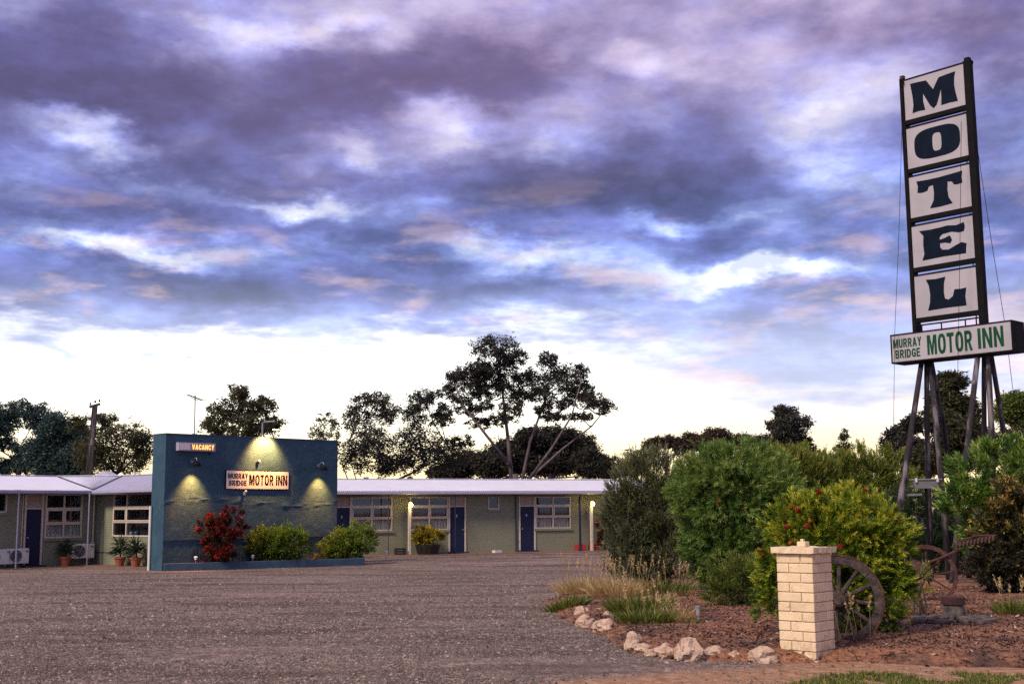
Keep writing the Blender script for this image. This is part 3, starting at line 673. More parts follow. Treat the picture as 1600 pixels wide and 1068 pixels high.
MB().obox((gi.x, gi.y-.05, ez+.06), (LBL, -.71, ez+.06), .12, .13).build('gutter', 'gutter', ow_, bevel=.02)
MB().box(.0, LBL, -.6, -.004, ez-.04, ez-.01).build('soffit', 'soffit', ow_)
MB().box(-3, LL-.02, -1.0, -.001, GZ-.2, GZ+.02).build('walkway', 'paving', lw_); MB().box(.0, LBL, -1.0, -.001, GZ-.2, GZ+.03).build('walkway', 'paving', ow_)
for px in (14.5, 125): MB().tube([(lx(px), -.6, GZ-.1), (lx(px), -.6, ez+.02)], .03, 8).build('verandah_post', 'gutter', lw_)
MB().tube([(LL-.12, -.05, GZ+.3), (LL-.12, -.05, ez)], .035, 8).build('downpipe', 'cream_trim', lw_)
MB().tube([(lx(33), -.03, GZ+.6), (lx(33), -.03, ez)], .02, 6).build('conduit', 'cream_trim', lw_)
MB().tube([(.05, -.02, GZ+.5), (ox(178), -.02, GZ+.48)], .014, 6).build('conduit', 'fan_dark', ow_)
# little gable vent showing over the ridge
gv = at(160, 743, P1.y+1.2); s_ = 13/ppm(P1.y)
MB().prism([[(-s_, -.2), (s_, -.2), (s_, .02), (0, .22), (-s_, .02)]], 0, 1.2).build('gable_vent', 'roof_metal', lw_).matrix_parent_inverse = Mw.inverted()
bpy.data.objects['gable_vent'].location = gv

def air_conditioner(px, w_px, label, y_mid=864):
    x = lx(px); t = thing('air_conditioner', label, 'air conditioner', place(A0, LA, x, -.2, 0), LA, 'air conditioner units on the near wing')
    w = w_px/ppm(A1.y)/.86; z0, z1 = lz(y_mid+11.5), lz(y_mid-11.5); h = z1-z0
    MB().box(-w/2, w/2, -.16, .16, z0, z1).build('casing', 'white_plastic', t, bevel=.02)
    fx_, fz, r = -w*.14, (z0+z1)/2, h*.40
    MB().lathe([(0, 0), (r, 0), (r, .02), (r*.96, .02), (r*.94, .006), (0, .006)], 24).build('fan_recess', 'fan_dark', t, loc=(fx_, -.162, fz), rot=(R(90), 0, 0))
    gr = MB()
    for k in range(1, 5): rr = r*k/4.4; gr.tube([(rr*math.cos(u*.2618), -.185, rr*math.sin(u*.2618)) for u in range(25)], .006, 4, caps=False)
    for k in range(6): gr.tube([(0, -.187, 0), (r*math.cos(k*1.047), -.187, r*math.sin(k*1.047))], .007, 4)
    gr.build('fan_grille', 'galvanised', t, loc=(fx_, 0, fz))
    MB().box(w*.34, w*.45, -.168, -.161, z1-.14, z1-.08).build('badge', 'terracotta', t)
    for s in (-.3, .3): MB().box(w*s-.02, w*s+.02, -.14, .2, z0-.05, z0-.002).build('bracket', 'galvanised', t)
    MB().tube([(w*.46, .05, z0+.15), (w*.46+.1, .1, z0+.1), (w*.46+.12, .15, z0-.35)], .02, 6).build('refrigerant_pipe', 'fan_dark', t)
air_conditioner(-9, 34, 'white air conditioner cut off by the left edge of the picture', 866)
air_conditioner(23.5, 27, 'white air conditioner just left of the dark blue door of the near wing', 865.5)
air_conditioner(123, 33, 'white air conditioner under the window in the inner corner', 861)

def yucca(o, ang, a, label, hz, z=GZ):
    t = thing('potted_plant', label, 'potted plant', place(o, ang, a, -.42, z), ang, 'potted plants along the motel wall')
    MB().lathe([(.0, 0), (.14, 0), (.2, .3), (.225, .3), (.225, .36), (.195, .36), (.18, .32), (0, .32)], 16).build('pot', 'terracotta', t, smooth=False)
    MB().tube([(0, 0, .3), (.02, 0, .5), (.0, .01, .3+hz*.45)], [.035, .03, .025], 6).build('stem', 'twig', t)
    n = 90; zz = rng.uniform(.42, .3+hz*.5, n); th = rng.uniform(0, 6.28, n); e = rng.uniform(-.35, 1.35, n)
    D = np.stack([np.cos(th)*np.cos(e), np.sin(th)*np.cos(e), np.sin(e)], 1); P = np.stack([0*zz, 0*zz, zz], 1)
    link('foliage', leaf_mesh('foliage', P, D, hz*.55*rng.uniform(.7, 1.1, n), .055, rng.uniform(0, 1, n), .12), 'yucca_leaf', t)
yucca(A0, LA, lx(95), 'spiky potted yucca in terracotta pot beside the corner air conditioner', .95)
yucca(A1, LB, ox(204), 'spiky potted yucca in terracotta pot under the office window', 1.05)
yucca(A1, LB, ox(229), 'potted yucca half hidden behind the edge of the teal wall', 1.0)
for px, lab, m, rr in ((199, 'small grey bowl on the office window sill', 'galvanised', .09), (207, 'small blue bowl on the office window sill', 'blue_bowl', .10)):
    if m == 'blue_bowl': mat('blue_bowl', (.02, .12, .28), (.015, .09, .22), 8, .4)
    MB().lathe([(0, 0), (rr*.7, 0), (rr, rr*.6), (rr*1.05, rr*1.7), (rr*.6, rr*2.1), (0, rr*2.1)], 14).build('bowl', m, loc=place(A1, LB, ox(px), .17, wz2[0]+.005), smooth=True, label=lab, category='bowl')

# things along the far wing
tub = thing('planter_tub', 'dark wooden slatted tub standing against the far wing', 'planter', place(FO, FA, fx(556), -.75, GZ), FA)
for k in range(14):
    t0 = 2*math.pi*k/14; b_ = MB().obox((.42*math.cos(t0), .42*math.sin(t0), .0), (.55*math.cos(t0), .55*math.sin(t0), .46), .2, .03, (math.cos(t0), math.sin(t0), 0)); b_.build('stave', 'black_plastic', tub)
MB().lathe([(0, .0), (.42, .0), (.5, .38), (0, .40)], 14).build('tub_soil', 'mulched_soil', tub)
def dome_bush(name, label, loc, lobes, mat_, n, ll, lw, L=.12, k=9, cat='bush', group=None, stem=True, open_=.8, up=.35, tlo=.05, thi=.9, newtop=.0, shell=.45):
    """bush from ellipsoid lobes (centre xyz, radii xyz) relative to loc"""
    t = thing(name, label, cat, loc, 0, group)
    P, D, CT = [], [], []; vol = [l[3]*l[4]*l[5] for l in lobes]; tot_ = sum(v**.67 for v in vol)
    for l, v in zip(lobes, vol):
        m = max(20, int(n*v**.67/tot_)); per = 11; c, r = np.array(l[:3]), np.array(l[3:6])
        b, d = in_ball(max(3, m//per), shell); b, d = np.repeat(b, per, 0), np.repeat(d, per, 0); m = len(b)      # shoots stand in tufts, with shade between
        b = b + rng.normal(0, .085, (m, 3)); CT.append(np.repeat(rng.uniform(-.22, .22, m//per), per))
        bump = 1+.13*np.sin(d[:, 0]*7+c[0]*9)*np.sin(d[:, 2]*8+c[1]*5)+.08*np.sin(d[:, 1]*15+d[:, 0]*11)
        P.append(c+b*r*bump[:, None]); D.append(nrm(d/r)+np.array([0, 0, up])+rng.normal(0, .35, (m, 3)))
    P, D, CT = np.concatenate(P), np.concatenate(D), np.concatenate(CT); ok = P[:, 2] > .03; P, D, CT = P[ok], D[ok], CT[ok]
    hz = P[:, 2].max(); tint = rng.uniform(tlo, thi, len(P)) + CT + newtop*(P[:, 2]/hz-.5)  # tint value rises from the foot of the bush to its top
    link('foliage', leaf_mesh('foliage', *shoots(P, D, L, k, ll, lw, open_, tint)), mat_, t)
    if stem:
        s = MB(); top = max(l[2] for l in lobes)
        for i in range(9):
            l = lobes[i % len(lobes)]; e = Vector(l[:3]) + Vector((random.uniform(-.5, .5)*l[3], random.uniform(-.5, .5)*l[4], random.uniform(0, .5)*l[5]))
            b0 = Vector((random.uniform(-.08, .08)+l[0]*.25, random.uniform(-.08, .08)+l[1]*.25, -.05)); mid = b0.lerp(e, .5)+Vector((random.uniform(-.06, .06), random.uniform(-.06, .06), 0))
            r0 = .012+.012*top; s.tube([b0, mid, e], [r0, r0*.7, r0*.3], 5)
        s.build('stem', 'twig', t)
    t['_h'] = float(hz); del t['_h']
    return t, P, D
p_ = place(FO, FA, fx(556), -.75, GZ)
dome_bush('golden_shrub', 'golden yellow shrub growing in the dark wooden tub', p_+Vector((0, 0, .42)), [(0, 0, .36, .55, .5, .36), (-.25, 0, .42, .4, .36, .34), (.35, 0, .30, .36, .36, .28)], 'gold_leaf', 900, .09, .035, .16, 9)
c_ = thing('crate', 'black plastic crate on the ground beside the first cream post', 'crate', place(FO, FA, fx(418), -.5, GZ), FA, 'crates by the far wing')
def crate(t, m, w=.36, d=.3, h=.32):
    b = MB(); b.box(-w/2, w/2, -d/2, d/2, 0, .02)
    for z in (.02, .13, .24): b.box(-w/2, w/2, -d/2, -d/2+.015, z, z+.075).box(-w/2, w/2, d/2-.015, d/2, z, z+.075).box(-w/2, -w/2+.015, -d/2+.015, d/2-.015, z, z+.075).box(w/2-.015, w/2, -d/2+.015, d/2-.015, z, z+.075)
    b.build('basket', m, t)
    for sx in (-1, 1):
        for sy in (-1, 1): MB().box(sx*(w/2-.02)-.022, sx*(w/2-.02)+.022, sy*(d/2-.02)-.022, sy*(d/2-.02)+.022, .0, h).build('corner_post', m, t)
crate(c_, 'black_plastic', .46)
for zx, lab in ((1398, 'red plastic crate behind the thick blue downpipe'), (1470, 'red plastic crate right of the last cream post')):
    c_ = thing('crate', lab, 'crate', place(FO, FA, fx(zx), -.3, GZ), FA, 'crates by the far wing'); crate(c_, 'red_plastic', .42)
bx_ = thing('carton', 'small white carton lying on the ground under the little window', 'carton', place(FO, FA, fx(935), -.6, GZ), FA+.2)
MB().box(-.2, .2, -.12, .12, .0, .13).build('carton_body', 'white_plastic', bx_, bevel=.006); MB().box(-.2, .0, -.122, .122, .131, .137).build('flap', 'white_plastic', bx_)
dome_bush('red_flowering_shrub', 'tall shrub with dark red flowers at the far end of the wing', place(FO, FA, fx(1515), -.7, GZ), [(0, 0, .55, .38, .38, .5), (.05, 0, 1.15, .42, .4, .45), (.2, 0, 1.6, .3, .3, .25)], 'red_leaf', 700, .08, .04, .15, 8)

# ------------------------------------------------------------------ teal entrance wall
WA, WO, WL, WT, WH = .804, (-11.952, 41.964), 7.433, .85, 4.08
ew = thing('entrance_wall', 'tall teal rendered entrance wall with motel name board and lamps', 'wall', (WO[0], WO[1], 0), WA)
def rough_slab(x0, x1, y0, y1, z0, z1, step=.12):
    """rendered block whose front is gently uneven, with patched lumps"""
    nx_, nz = int((x1-x0)/step), int((z1-z0)/step); m = MB(); vs, fs = [], []
    for j in range(nz+1):
        for i in range(nx_+1):
            x, z = x0+(x1-x0)*i/nx_, z0+(z1-z0)*j/nz; e = 0
            if 0 < i < nx_ and 0 < j < nz:
                e = .012*mnoise.noise(Vector((x*1.3, z*1.3, 1)))+.006*mnoise.noise(Vector((x*6, z*6, 2)))
                band = math.exp(-((z-1.72-.12*math.sin(x*.9))/.10)**2); e += -.035*band*max(0, mnoise.noise(Vector((x*2.5, z*9, 5)))+.25)
                if z < .42 + .03*math.sin(x*3) : e += .035                      # render has been cut back near the foot
            vs.append((x, y0+e, z))
    for j in range(nz):
        for i in range(nx_): k = j*(nx_+1)+i; fs.append((k, k+1, k+nx_+2, k+nx_+1))
    m.add(vs, fs)
    m.add([(x0, y0, z0), (x1, y0, z0), (x1, y1, z0), (x0, y1, z0), (x0, y0, z1), (x1, y0, z1), (x1, y1, z1), (x0, y1, z1)], [(1, 2, 6, 5), (2, 3, 7, 6), (3, 0, 4, 7), (4, 5, 6, 7)])
    return m
rough_slab(0, WL, 0, WT, GZ-.3, WH, .06).build('rendered_block', 'teal_render', ew, fix=False)
MB().box(-.012, WL+.012, -.012, WT+.012, WH+.002, WH+.03).build('coping', 'teal_kerb', ew)
MB().tube([(-.05, WT-.06, GZ), (-.05, WT-.06, 1.62)], .05, 8).build('downpipe', 'white_plastic', ew)
def wall_pt(px, py):
    a = along(px, WO, WA, 2.); p = place(WO, WA, a, 0); return a, at(px, py, p.y).z
# raised kerb in front
KB = on_ground(569, 882.5); Mi = (Matrix.Translation(ew.location) @ Matrix.Rotation(WA, 4, 'Z')).inverted(); kb = Mi @ KB
pk = thing('planter_kerb', 'low dark blue kerb round the planting strip below the teal wall', 'planter', (WO[0], WO[1], 0), WA)
k0 = Vector((.02, -.08, 0)); k1 = Vector((kb.x, kb.y, 0)); zk = (GZ-.2+GZ+.26)/2
MB().obox((k0.x, k0.y, zk), (k1.x, k1.y, zk), .14, .46).build('front_kerb', 'teal_kerb', pk, bevel=.012)
MB().obox((k1.x+.02, k1.y+.09, zk), (k1.x+.35, 1.2, zk), .14, .457).build('end_kerb', 'teal_kerb', pk, bevel=.012)
MB().add([(k0.x, -.01, GZ+.15), (k0.x+.02, k0.y+.05, GZ+.15), (k1.x, k1.y+.06, GZ+.15), (k1.x+.3, 1.1, GZ+.15), (WL+.02, 1.1, GZ+.15), (WL+.02, -.02, GZ+.15)], [(0, 1, 2, 3, 4, 5)]).build('planting_soil', 'mulched_soil', pk, fix=False)
def strip_pt(px, f):                                    # a spot in the strip: photo column, share of the way from wall to kerb
    a = along(px, WO, WA, 0); t = a/k1.x; y = -f*abs(k0.y+(k1.y-k0.y)*t); return place(WO, WA, a, y, GZ+.15)

# name board and its lettering
a0, z1_ = wall_pt(351.6, 734.5); a1, z0_ = wall_pt(449, 763.5); z1_ = wall_pt(400, 735.3)[1]; z0_ = wall_pt(400, 763.2)[1]
nb = thing('name_board', 'white name board with black motel lettering on the teal wall', 'sign', place(WO, WA, (a0+a1)/2, -.035, z0_), WA)
bw, bh = a1-a0, z1_-z0_
MB().box(-bw/2, bw/2, -.02, .012, 0, bh).build('board', 'board_white', nb)
fr = MB()
for q in ((-bw/2-.02, bw/2+.02, bh, bh+.02), (-bw/2-.02, bw/2+.02, -.02, 0), (-bw/2-.02, -bw/2, 0, bh), (bw/2, bw/2+.02, 0, bh)): fr.box(q[0], q[1], -.026, .016, q[2], q[3])
fr.build('frame', 'black_steel', nb)
for txt, cx, w, z, h, b in (('MURRAY', -.318, .31, .55, .29, .022), ('BRIDGE', -.318, .28, .17, .29, .022), ('MOTOR', .055, .39, .2, .58, .024), ('INN', .385, .185, .2, .58, .024)):
    link('lettering', text_mesh(txt, w*bw, h*bh, b), 'ink_black', nb, loc=(cx*bw, -.021, z*bh))
# vacancy light box
a0, _ = wall_pt(272, 698); a1, _ = wall_pt(330, 698); z1_ = wall_pt(300, 692)[1]; z0_ = wall_pt(300, 704.8)[1]
vb = thing('vacancy_sign', 'small lit vacancy light box high on the teal wall', 'sign', place(WO, WA, (a0+a1)/2, -.12, z0_), WA)
bw, bh = a1-a0, z1_-z0_
MB().box(-bw/2, bw/2, -.10, .10, 0, bh).build('box', 'gutter', vb, bevel=.01)
MB().box(-bw/2+.04, -bw/2+.30*bw, -.106, -.101, .04, bh-.03).build('blank_panel', 'board_white', vb)
MB().box(-bw/2+.31*bw, bw/2-.04, -.106, -.101, .04, bh-.03).build('lit_panel', 'vacancy_back', vb)
link('lettering', text_mesh('VACANCY', .60*bw, bh*.62, .03), 'vacancy_glow', vb, loc=(.15*bw, -.107, bh*.19))
for s in (-.42, .42): MB().box(bw*s-.02, bw*s+.02, .02, .125, -.1, -.002).build('bracket', 'fan_dark', vb)
# lamps
def wall_lamp(px, py, label):
    a, z = wall_pt(px, py); t = thing('wall_lamp', label, 'wall lamp', place(WO, WA, a, 0, z), WA, 'down lamps on the teal wall')
    MB().lathe([(0, 0), (.06, 0), (.06, .02), (0, .02)], 12).build('wall_plate', 'galvanised', t, loc=(0, -.002, 0), rot=(R(90), 0, 0))
    MB().tube([(0, -.02, 0), (0, -.16, .10), (0, -.30, .10), (0, -.36, .0)], .018, 8).build('arm', 'galvanised', t, smooth=True)
    MB().lathe([(.05, .02), (.06, -.02), (.10, -.06), (.15, -.16), (.145, -.16), (.09, -.05), (.04, -.03)], 18).build('shade', 'black_steel', t, loc=(0, -.36, -.02), smooth=True)
    MB().lathe([(0, -.07), (.035, -.09), (.045, -.12), (.03, -.15), (0, -.155)], 10).build('bulb', 'lamp_glow', t, loc=(0, -.36, -.02), smooth=True)
    sp = bpy.data.lights.new('lamp_beam', 'SPOT'); sp.energy = 340; sp.color = (1, .38, .08); sp.spot_size = R(82); sp.spot_blend = 1.; sp.shadow_soft_size = .04
    o = bpy.data.objects.new('lamp_beam', sp); C.objects.link(o); o.parent = t; o.location = (0, -.36, -.20); o.rotation_euler = (R(14), 0, 0)
wall_lamp(298, 720, 'lit swan neck lamp under the vacancy box')
wall_lamp(497, 727, 'lit swan neck lamp near the right end of the teal wall')
a, _ = wall_pt(411, 681); fl = thing('floodlight', 'lit black floodlight on a bent pole above the teal wall', 'floodlight', place(WO, WA, a, .12, WH), WA)
MB().tube([(0, 0, -.02), (0, 0, .55), (.02, -.06, .60), (.10, -.60, .60)], .03, 8).build('pole', 'galvanised', fl)
MB().box(.0, .27, -.74, -.56, .30, .48).build('lamp_head', 'black_steel', fl, bevel=.03)
MB().box(.03, .24, -.71, -.59, .288, .298).build('lens', 'lamp_glow', fl)
sp = bpy.data.lights.new('lamp_beam', 'SPOT'); sp.energy = 560; sp.color = (1, .42, .11); sp.spot_size = R(94); sp.spot_blend = .7; sp.shadow_soft_size = .08
o = bpy.data.objects.new('lamp_beam', sp); C.objects.link(o); o.parent = fl; o.location = (.0, -.66, .20); o.rotation_euler = (R(36), 0, 0)
for px, py, lab in ((401, 723, 'small security sensor above the name board'), (381, 771, 'small pale sensor below the name board')):
    a, z = wall_pt(px, py); t = thing('sensor', lab, 'sensor', place(WO, WA, a, -.01, z), WA)
    MB().box(-.05, .05, -.05, .0, -.05, .06).build('housing', 'black_plastic' if py < 740 else 'white_plastic', t, bevel=.01); MB().lathe([(0, 0), (.045, .0), (.05, .05), (.0, .08)], 10).build('sensor_head', 'white_plastic', t, loc=(.03, -.06, .05))
# planting in the strip
def strip_bush(name, label, px, w, top, base, mat_, lobes_rel, **kw):
    p = strip_pt(px, .5); s = 1/ppm(p.y); W, H = w*s, (base-top)*s
    return dome_bush(name, label, p, [(x*W, y*W, z*H, rx*W, ry*W, rz*H) for x, y, z, rx, ry, rz in lobes_rel], mat_, **kw)
strip_bush('red_shrub', 'red leaved shrub in the strip below the lit vacancy box', 334, 74, 793, 876, 'red_leaf', [(0, 0, .3, .36, .3, .32), (-.15, 0, .62, .28, .28, .28), (.2, .05, .68, .26, .26, .3), (-.3, 0, .8, .12, .12, .12)], n=1100, ll=.11, lw=.05, L=.18, k=8, shell=.3, tlo=.1)
strip_bush('clipped_bush', 'clipped boxy green bush in the middle of the planting strip', 418, 95, 813, 872, 'box_leaf', [(-.22, 0, .5, .30, .32, .48), (.2, 0, .5, .32, .32, .47), (0, -.1, .45, .36, .3, .46)], n=5200, ll=.055, lw=.024, L=.06, k=9, newtop=.7, up=.1, group='clipped bushes in the planting strip')
strip_bush('clipped_bush', 'rounded green bush at the right end of the planting strip', 517, 80, 817, 874, 'box_leaf', [(-.12, -.1, .42, .38, .36, .42), (.2, 0, .55, .3, .32, .42), (-.25, -.1, .3, .25, .3, .28)], n=4600, ll=.055, lw=.022, L=.07, k=9, newtop=.5, up=.1, group='clipped bushes in the planting strip')
strip_bush('low_plant', 'low green plant with yellow flowers between the two clipped bushes', 474, 30, 858, 874, 'gold_leaf', [(0, 0, .4, .5, .4, .45)], n=120, ll=.08, lw=.04, L=.1, k=6)
for px, f, lab in ((298, .8, 'small stake light left of the red shrub'), (374.5, .8, 'small stake light between red shrub and clipped bush'), (561, .6, 'small stake light at the end of the planting strip')):
    t = thing('stake_light', lab, 'garden light', strip_pt(px, f), 0, 'stake lights in the planting strip')
    MB().tube([(0, 0, -.05), (0, 0, .22)], .015, 6).build('stake', 'galvanised', t); MB().lathe([(0, .2), (.05, .21), (.05, .28), (.07, .29), (.05, .32), (0, .33)], 10).build('lamp_cap', 'white_plastic', t)

# ------------------------------------------------------------------ tall motel sign
SY = 27.0; k_ = SY/20.0; SA = -.844
SO = Vector((6.734*k_, SY, 0)); sz = lambda z: CZ+z*k_
GS = ground_z(SO.x, SY)
st = thing('motel_sign', 'tall lattice motel sign with five letter panels on splayed posts', 'sign', (SO.x, SO.y, 0), SA)
SW = 1.095*k_; zt, zm = sz(7.238), sz(2.938)
# local x runs along the sign face to the right (towards the viewer), local y away from the face
MB().box(-.10, -.01, -.02, .20, zm-.7, zt+.05).build('column', 'black_steel', st); MB().box(SW-.005, SW+.14, -.02, .14, zm-.7, zt+.03).build('column', 'black_steel', st)
MB().box(-.09, .0, -.01, .08, zt+.052, zt+.12).build('column_cap', 'rust_iron', st); MB().box(SW+.01, SW+.12, .0, .12, zt+.032, zt+.10).build('column_cap', 'black_steel', st)
LET = {
 'M': [[(0, 0), (.03, .25), (.02, .55), (-.02, 1), (.15, .99), (.337, .965), (.41, .78), (.483, .60), (.55, .78), (.618, .945), (.80, .97), (.98, .985), (.95, .8), (.94, .55), (.96, .3), (1, 0), (.82, .02), (.64, .01), (.655, .28), (.65, .54), (.60, .30), (.54, .06), (.47, -.02), (.40, .10), (.32, .35), (.255, .56), (.25, .3), (.285, .0), (.14, .02)]],
 'T': [[(0, .98), (.25, .955), (.5, .955), (.75, .975), (1, 1), (.98, .80), (.99, .62), (.88, .60), (.81, .62), (.77, .73), (.68, .76), (.665, .5), (.68, .25), (.76, .03), (.5, 0), (.27, .01), (.36, .25), (.375, .5), (.36, .75), (.27, .73), (.23, .60), (.12, .57), (.01, .60), (.03, .8)]],
 'E': [[(0, .97), (.25, .955), (.45, .965), (.62, .985), (.8, .94), (.97, .99), (.985, .84), (.96, .71), (.85, .70), (.70, .765), (.5, .74), (.44, .66), (.44, .57), (.55, .60), (.66, .655), (.70, .5), (.66, .40), (.55, .455), (.44, .46), (.44, .33), (.48, .24), (.62, .21), (.78, .31), (.9, .37), (1.0, .31), (.985, .15), (.98, .0), (.5, .02), (.04, 0), (.09, .2), (.075, .5), (.09, .8)]],
 'L': [[(0, 1), (.25, .975), (.5, 1), (.455, .8), (.44, .5), (.46, .31), (.55, .26), (.66, .35), (.71, .56), (.86, .545), (1, .56), (.965, .3), (.98, 0), (.5, .015), (.02, 0), (.08, .25), (.095, .5), (.07, .8)]]}
so_ = lambda n_, rx, rz, e: [(.5+rx*math.copysign(abs(math.cos(t))**e, math.cos(t)), .5+rz*math.copysign(abs(math.sin(t))**e, math.sin(t))) for t in np.linspace(0, 2*math.pi, n_, endpoint=False)]
LET['O'] = [so_(40, .5, .5, .62), so_(28, .10, .30, .6)[::-1]]
ph = (zt-zm)/5.06
for i, ch in enumerate('MOTEL'):
    z1p = zt - .02 - i*ph; z0p = z1p - ph*.825
    p = MB().box(.0, SW-.01, .0, .10, z0p, z1p).build('letter_panel', 'sign_white', st)
    MB().box(.0, SW-.012, -.015, .11, z1p+.003, z1p+.03).build('panel_frame', 'black_steel', p); MB().box(.0, SW-.012, -.015, .11, z0p-.105, z0p-.003).build('panel_frame', 'black_steel', p)
    lw2, lh2 = SW*(.75 if ch != 'L' else .64), (z1p-z0p)*.74; x0 = SW*.125 if ch != 'L' else SW*.19; zb = z0p+(z1p-z0p)*.14
    MB().prism([[(x0+u*lw2, zb+v*lh2) for u, v in l] for l in LET[ch]], -.008, -.001).build('letter', 'sign_navy', p)
    MB().box(SW*.93, SW*.95, .04, .06, z0p-ph*.155, z0p-.11).build('panel_strut', 'galvanised', st)
# wide name box below
x0, x1, z1b, z0b = -.405*k_, (-.405+2.107)*k_, sz(2.871), sz(2.384); bh = z1b-z0b; bw = x1-x0
nbx = MB().box(x0+.02, x1-.02, -.20, .30, z0b+.02, z1b-.02).build('name_box', 'black_steel', st)
MB().box(x0+.03, x1-.03, -.216, -.201, z0b+.03, z1b-.03).build('face', 'sign_white', nbx); MB().box(x0+.03, x1-.03, .301, .316, z0b+.03, z1b-.03).build('face', 'sign_white', nbx)
fr = MB()
for q in ((x0, x1, z1b-.03, z1b), (x0, x1, z0b, z0b+.03), (x0, x0+.03, z0b+.03, z1b-.03), (x1-.03, x1, z0b+.03, z1b-.03)): fr.box(q[0], q[1], -.225, .325, q[2], q[3])
fr.build('frame', 'black_steel', nbx)
for txt, cx, w, z, h, b in (('MURRAY', .145, .245, .52, .30, .022), ('BRIDGE', .145, .215, .16, .29, .022), ('MOTOR', .50, .37, .17, .66, .026), ('INN', .83, .20, .19, .66, .026)):
    link('lettering', text_mesh(txt, w*bw, h*bh, b, .006), 'sign_green', nbx, loc=(x0+cx*bw, -.217, z0b+z*bh))
rl = MB(); rl.tube([(.0, -.05, z1b+.16), (SW, -.05, z1b+.16)], .018, 6)
for u in (.1, .42, .8, .97): rl.tube([(SW*u, -.05, z1b), (SW*u, -.05, z1b+.16)], .016, 5)
rl.build('rail', 'black_steel', st)
# splayed timber posts: four under each column
def to_local(p): return (Matrix.Translation(st.location) @ Matrix.Rotation(SA, 4, 'Z')).inverted() @ p
for (tx, ty, bx, by, r) in ((1441, 572, 1404, 800, .085), (1447, 572, 1452, 800, .08), (1452, 572, 1474, 800, .085), (1455, 575, 1497, 800, .075),
                          (1531, 556, 1508, 740, .085), (1537, 556, 1540, 740, .075), (1544, 556, 1552, 740, .085), (1547, 560, 1577, 740, .075)):
    i = (tx > 1500); dep = SO.y - math.sin(.844)*(SW*i)
    off = {1404: -.5, 1452: .5, 1474: -.2, 1497: .6, 1508: -.5, 1540: .5, 1552: -.2, 1577: .6}[bx]
    a_ = at(tx, ty-18, dep); b_ = at(bx, by, dep+off); d_ = (b_-a_); e_ = a_ + d_*((GS-.25-a_.z)/d_.z)
    pts = [to_local(a_.lerp(e_, q)+Vector((random.uniform(-.02, .02), 0, 0))) for q in (0, .3, .6, 1)]
    MB().tube(pts, [r*.66, r*.75, r*.8, r*.85], 9).build('post', 'weathered_post', st, smooth=True)
MB().tube([to_local(at(x, y, SO.y+.1)) for x, y in ((1457, 572), (1466, 610), (1470, 650), (1464, 675), (1458, 700))], .035, 6).build('cable', 'black_plastic', st, smooth=True)
for pts, nm in ((((1411, 140), (1404, 380), (1398, 520), (1396, 690)), 0), (((1515, 150), (1548, 370), (1570, 505), (1584, 620)), 1), (((1502, 190), (1500, 380), (1497, 560), (1496, 600)), 2)):
    dep = SO.y - math.sin(.844)*SW*(nm > 0)-.25*(nm == 2)
    MB().tube([to_local(at(x, y, dep)) for x, y in pts], .006, 4).build('guy_wire', 'black_steel', st)
for px, py in ((1409, 131), (1516.5, 99)):
    c0 = to_local(at(px, py, SO.y-math.sin(.844)*SW*(px > 1500))); MB().tube([(c0.x+.06*math.cos(t), c0.y, c0.z+.07*math.sin(t)) for t in np.linspace(0, 6.283, 13)], .008, 4, caps=False).build('eye_ring', 'black_steel', st)
# trough floodlight standing in front of the posts, and its bar
q0, q1 = at(1425, 750, SO.y-1.3), at(1467, 752, SO.y-1.3); L_ = (q1-q0).length
tf = thing('trough_floodlight', 'grey trough shaped floodlight on a short stand before the sign posts', 'floodlight', ((q0.x+q1.x)/2, q0.y, q0.z), R(-8))
MB().add([(s*L_/2*w, y, z) for s in (-1, 1) for w, y, z in ((1, -.13, 0), (1, .13, 0), (.8, .10, -.17), (.8, -.10, -.17))], [(0, 1, 2, 3), (7, 6, 5, 4), (0, 4, 5, 1), (1, 5, 6, 2), (2, 6, 7, 3), (3, 7, 4, 0)]).build('housing', 'galvanised', tf)
MB().box(-L_/2-.03, L_/2+.03, -.15, .15, .003, .03).build('rim', 'galvanised', tf)
for s in (-.38, .38): MB().box(L_*s-.02, L_*s+.02, -.165, -.15, -.04, .045).build('clip', 'white_plastic', tf)
MB().tube([(0, .0, -.16), (0, .02, GS-q0.z-.1)], .03, 6).build('stand', 'black_steel', tf)
b0, b1 = at(1404, 773, SO.y-.35), at(1440, 772, SO.y-.35)
MB().obox(to_local(b0), to_local(b1), .07, .05).build('cross_bar', 'galvanised', st)

# ------------------------------------------------------------------ brick pillar
PA = -.738                                              # local x along the left face towards the near corner
PX, PY = 2.677, 11.081
pil = thing('brick_pillar', 'cream painted brick pillar with flat capping at the bed corner', 'pillar', (PX, PY, 0), 0)
S = .362; u_ = Vector((math.cos(.738), -math.sin(.738), 0)); v_ = Vector((math.sin(.738), math.cos(.738), 0))   # corner is at origin; left face runs back along -u_, right face along v_
Mp = Matrix(((u_.x, v_.x, 0, 0), (u_.y, v_.y, 0, 0), (0, 0, 1, 0), (0, 0, 0, 1)))
pil.matrix_world = Matrix.Translation((PX, PY, 0)) @ Mp
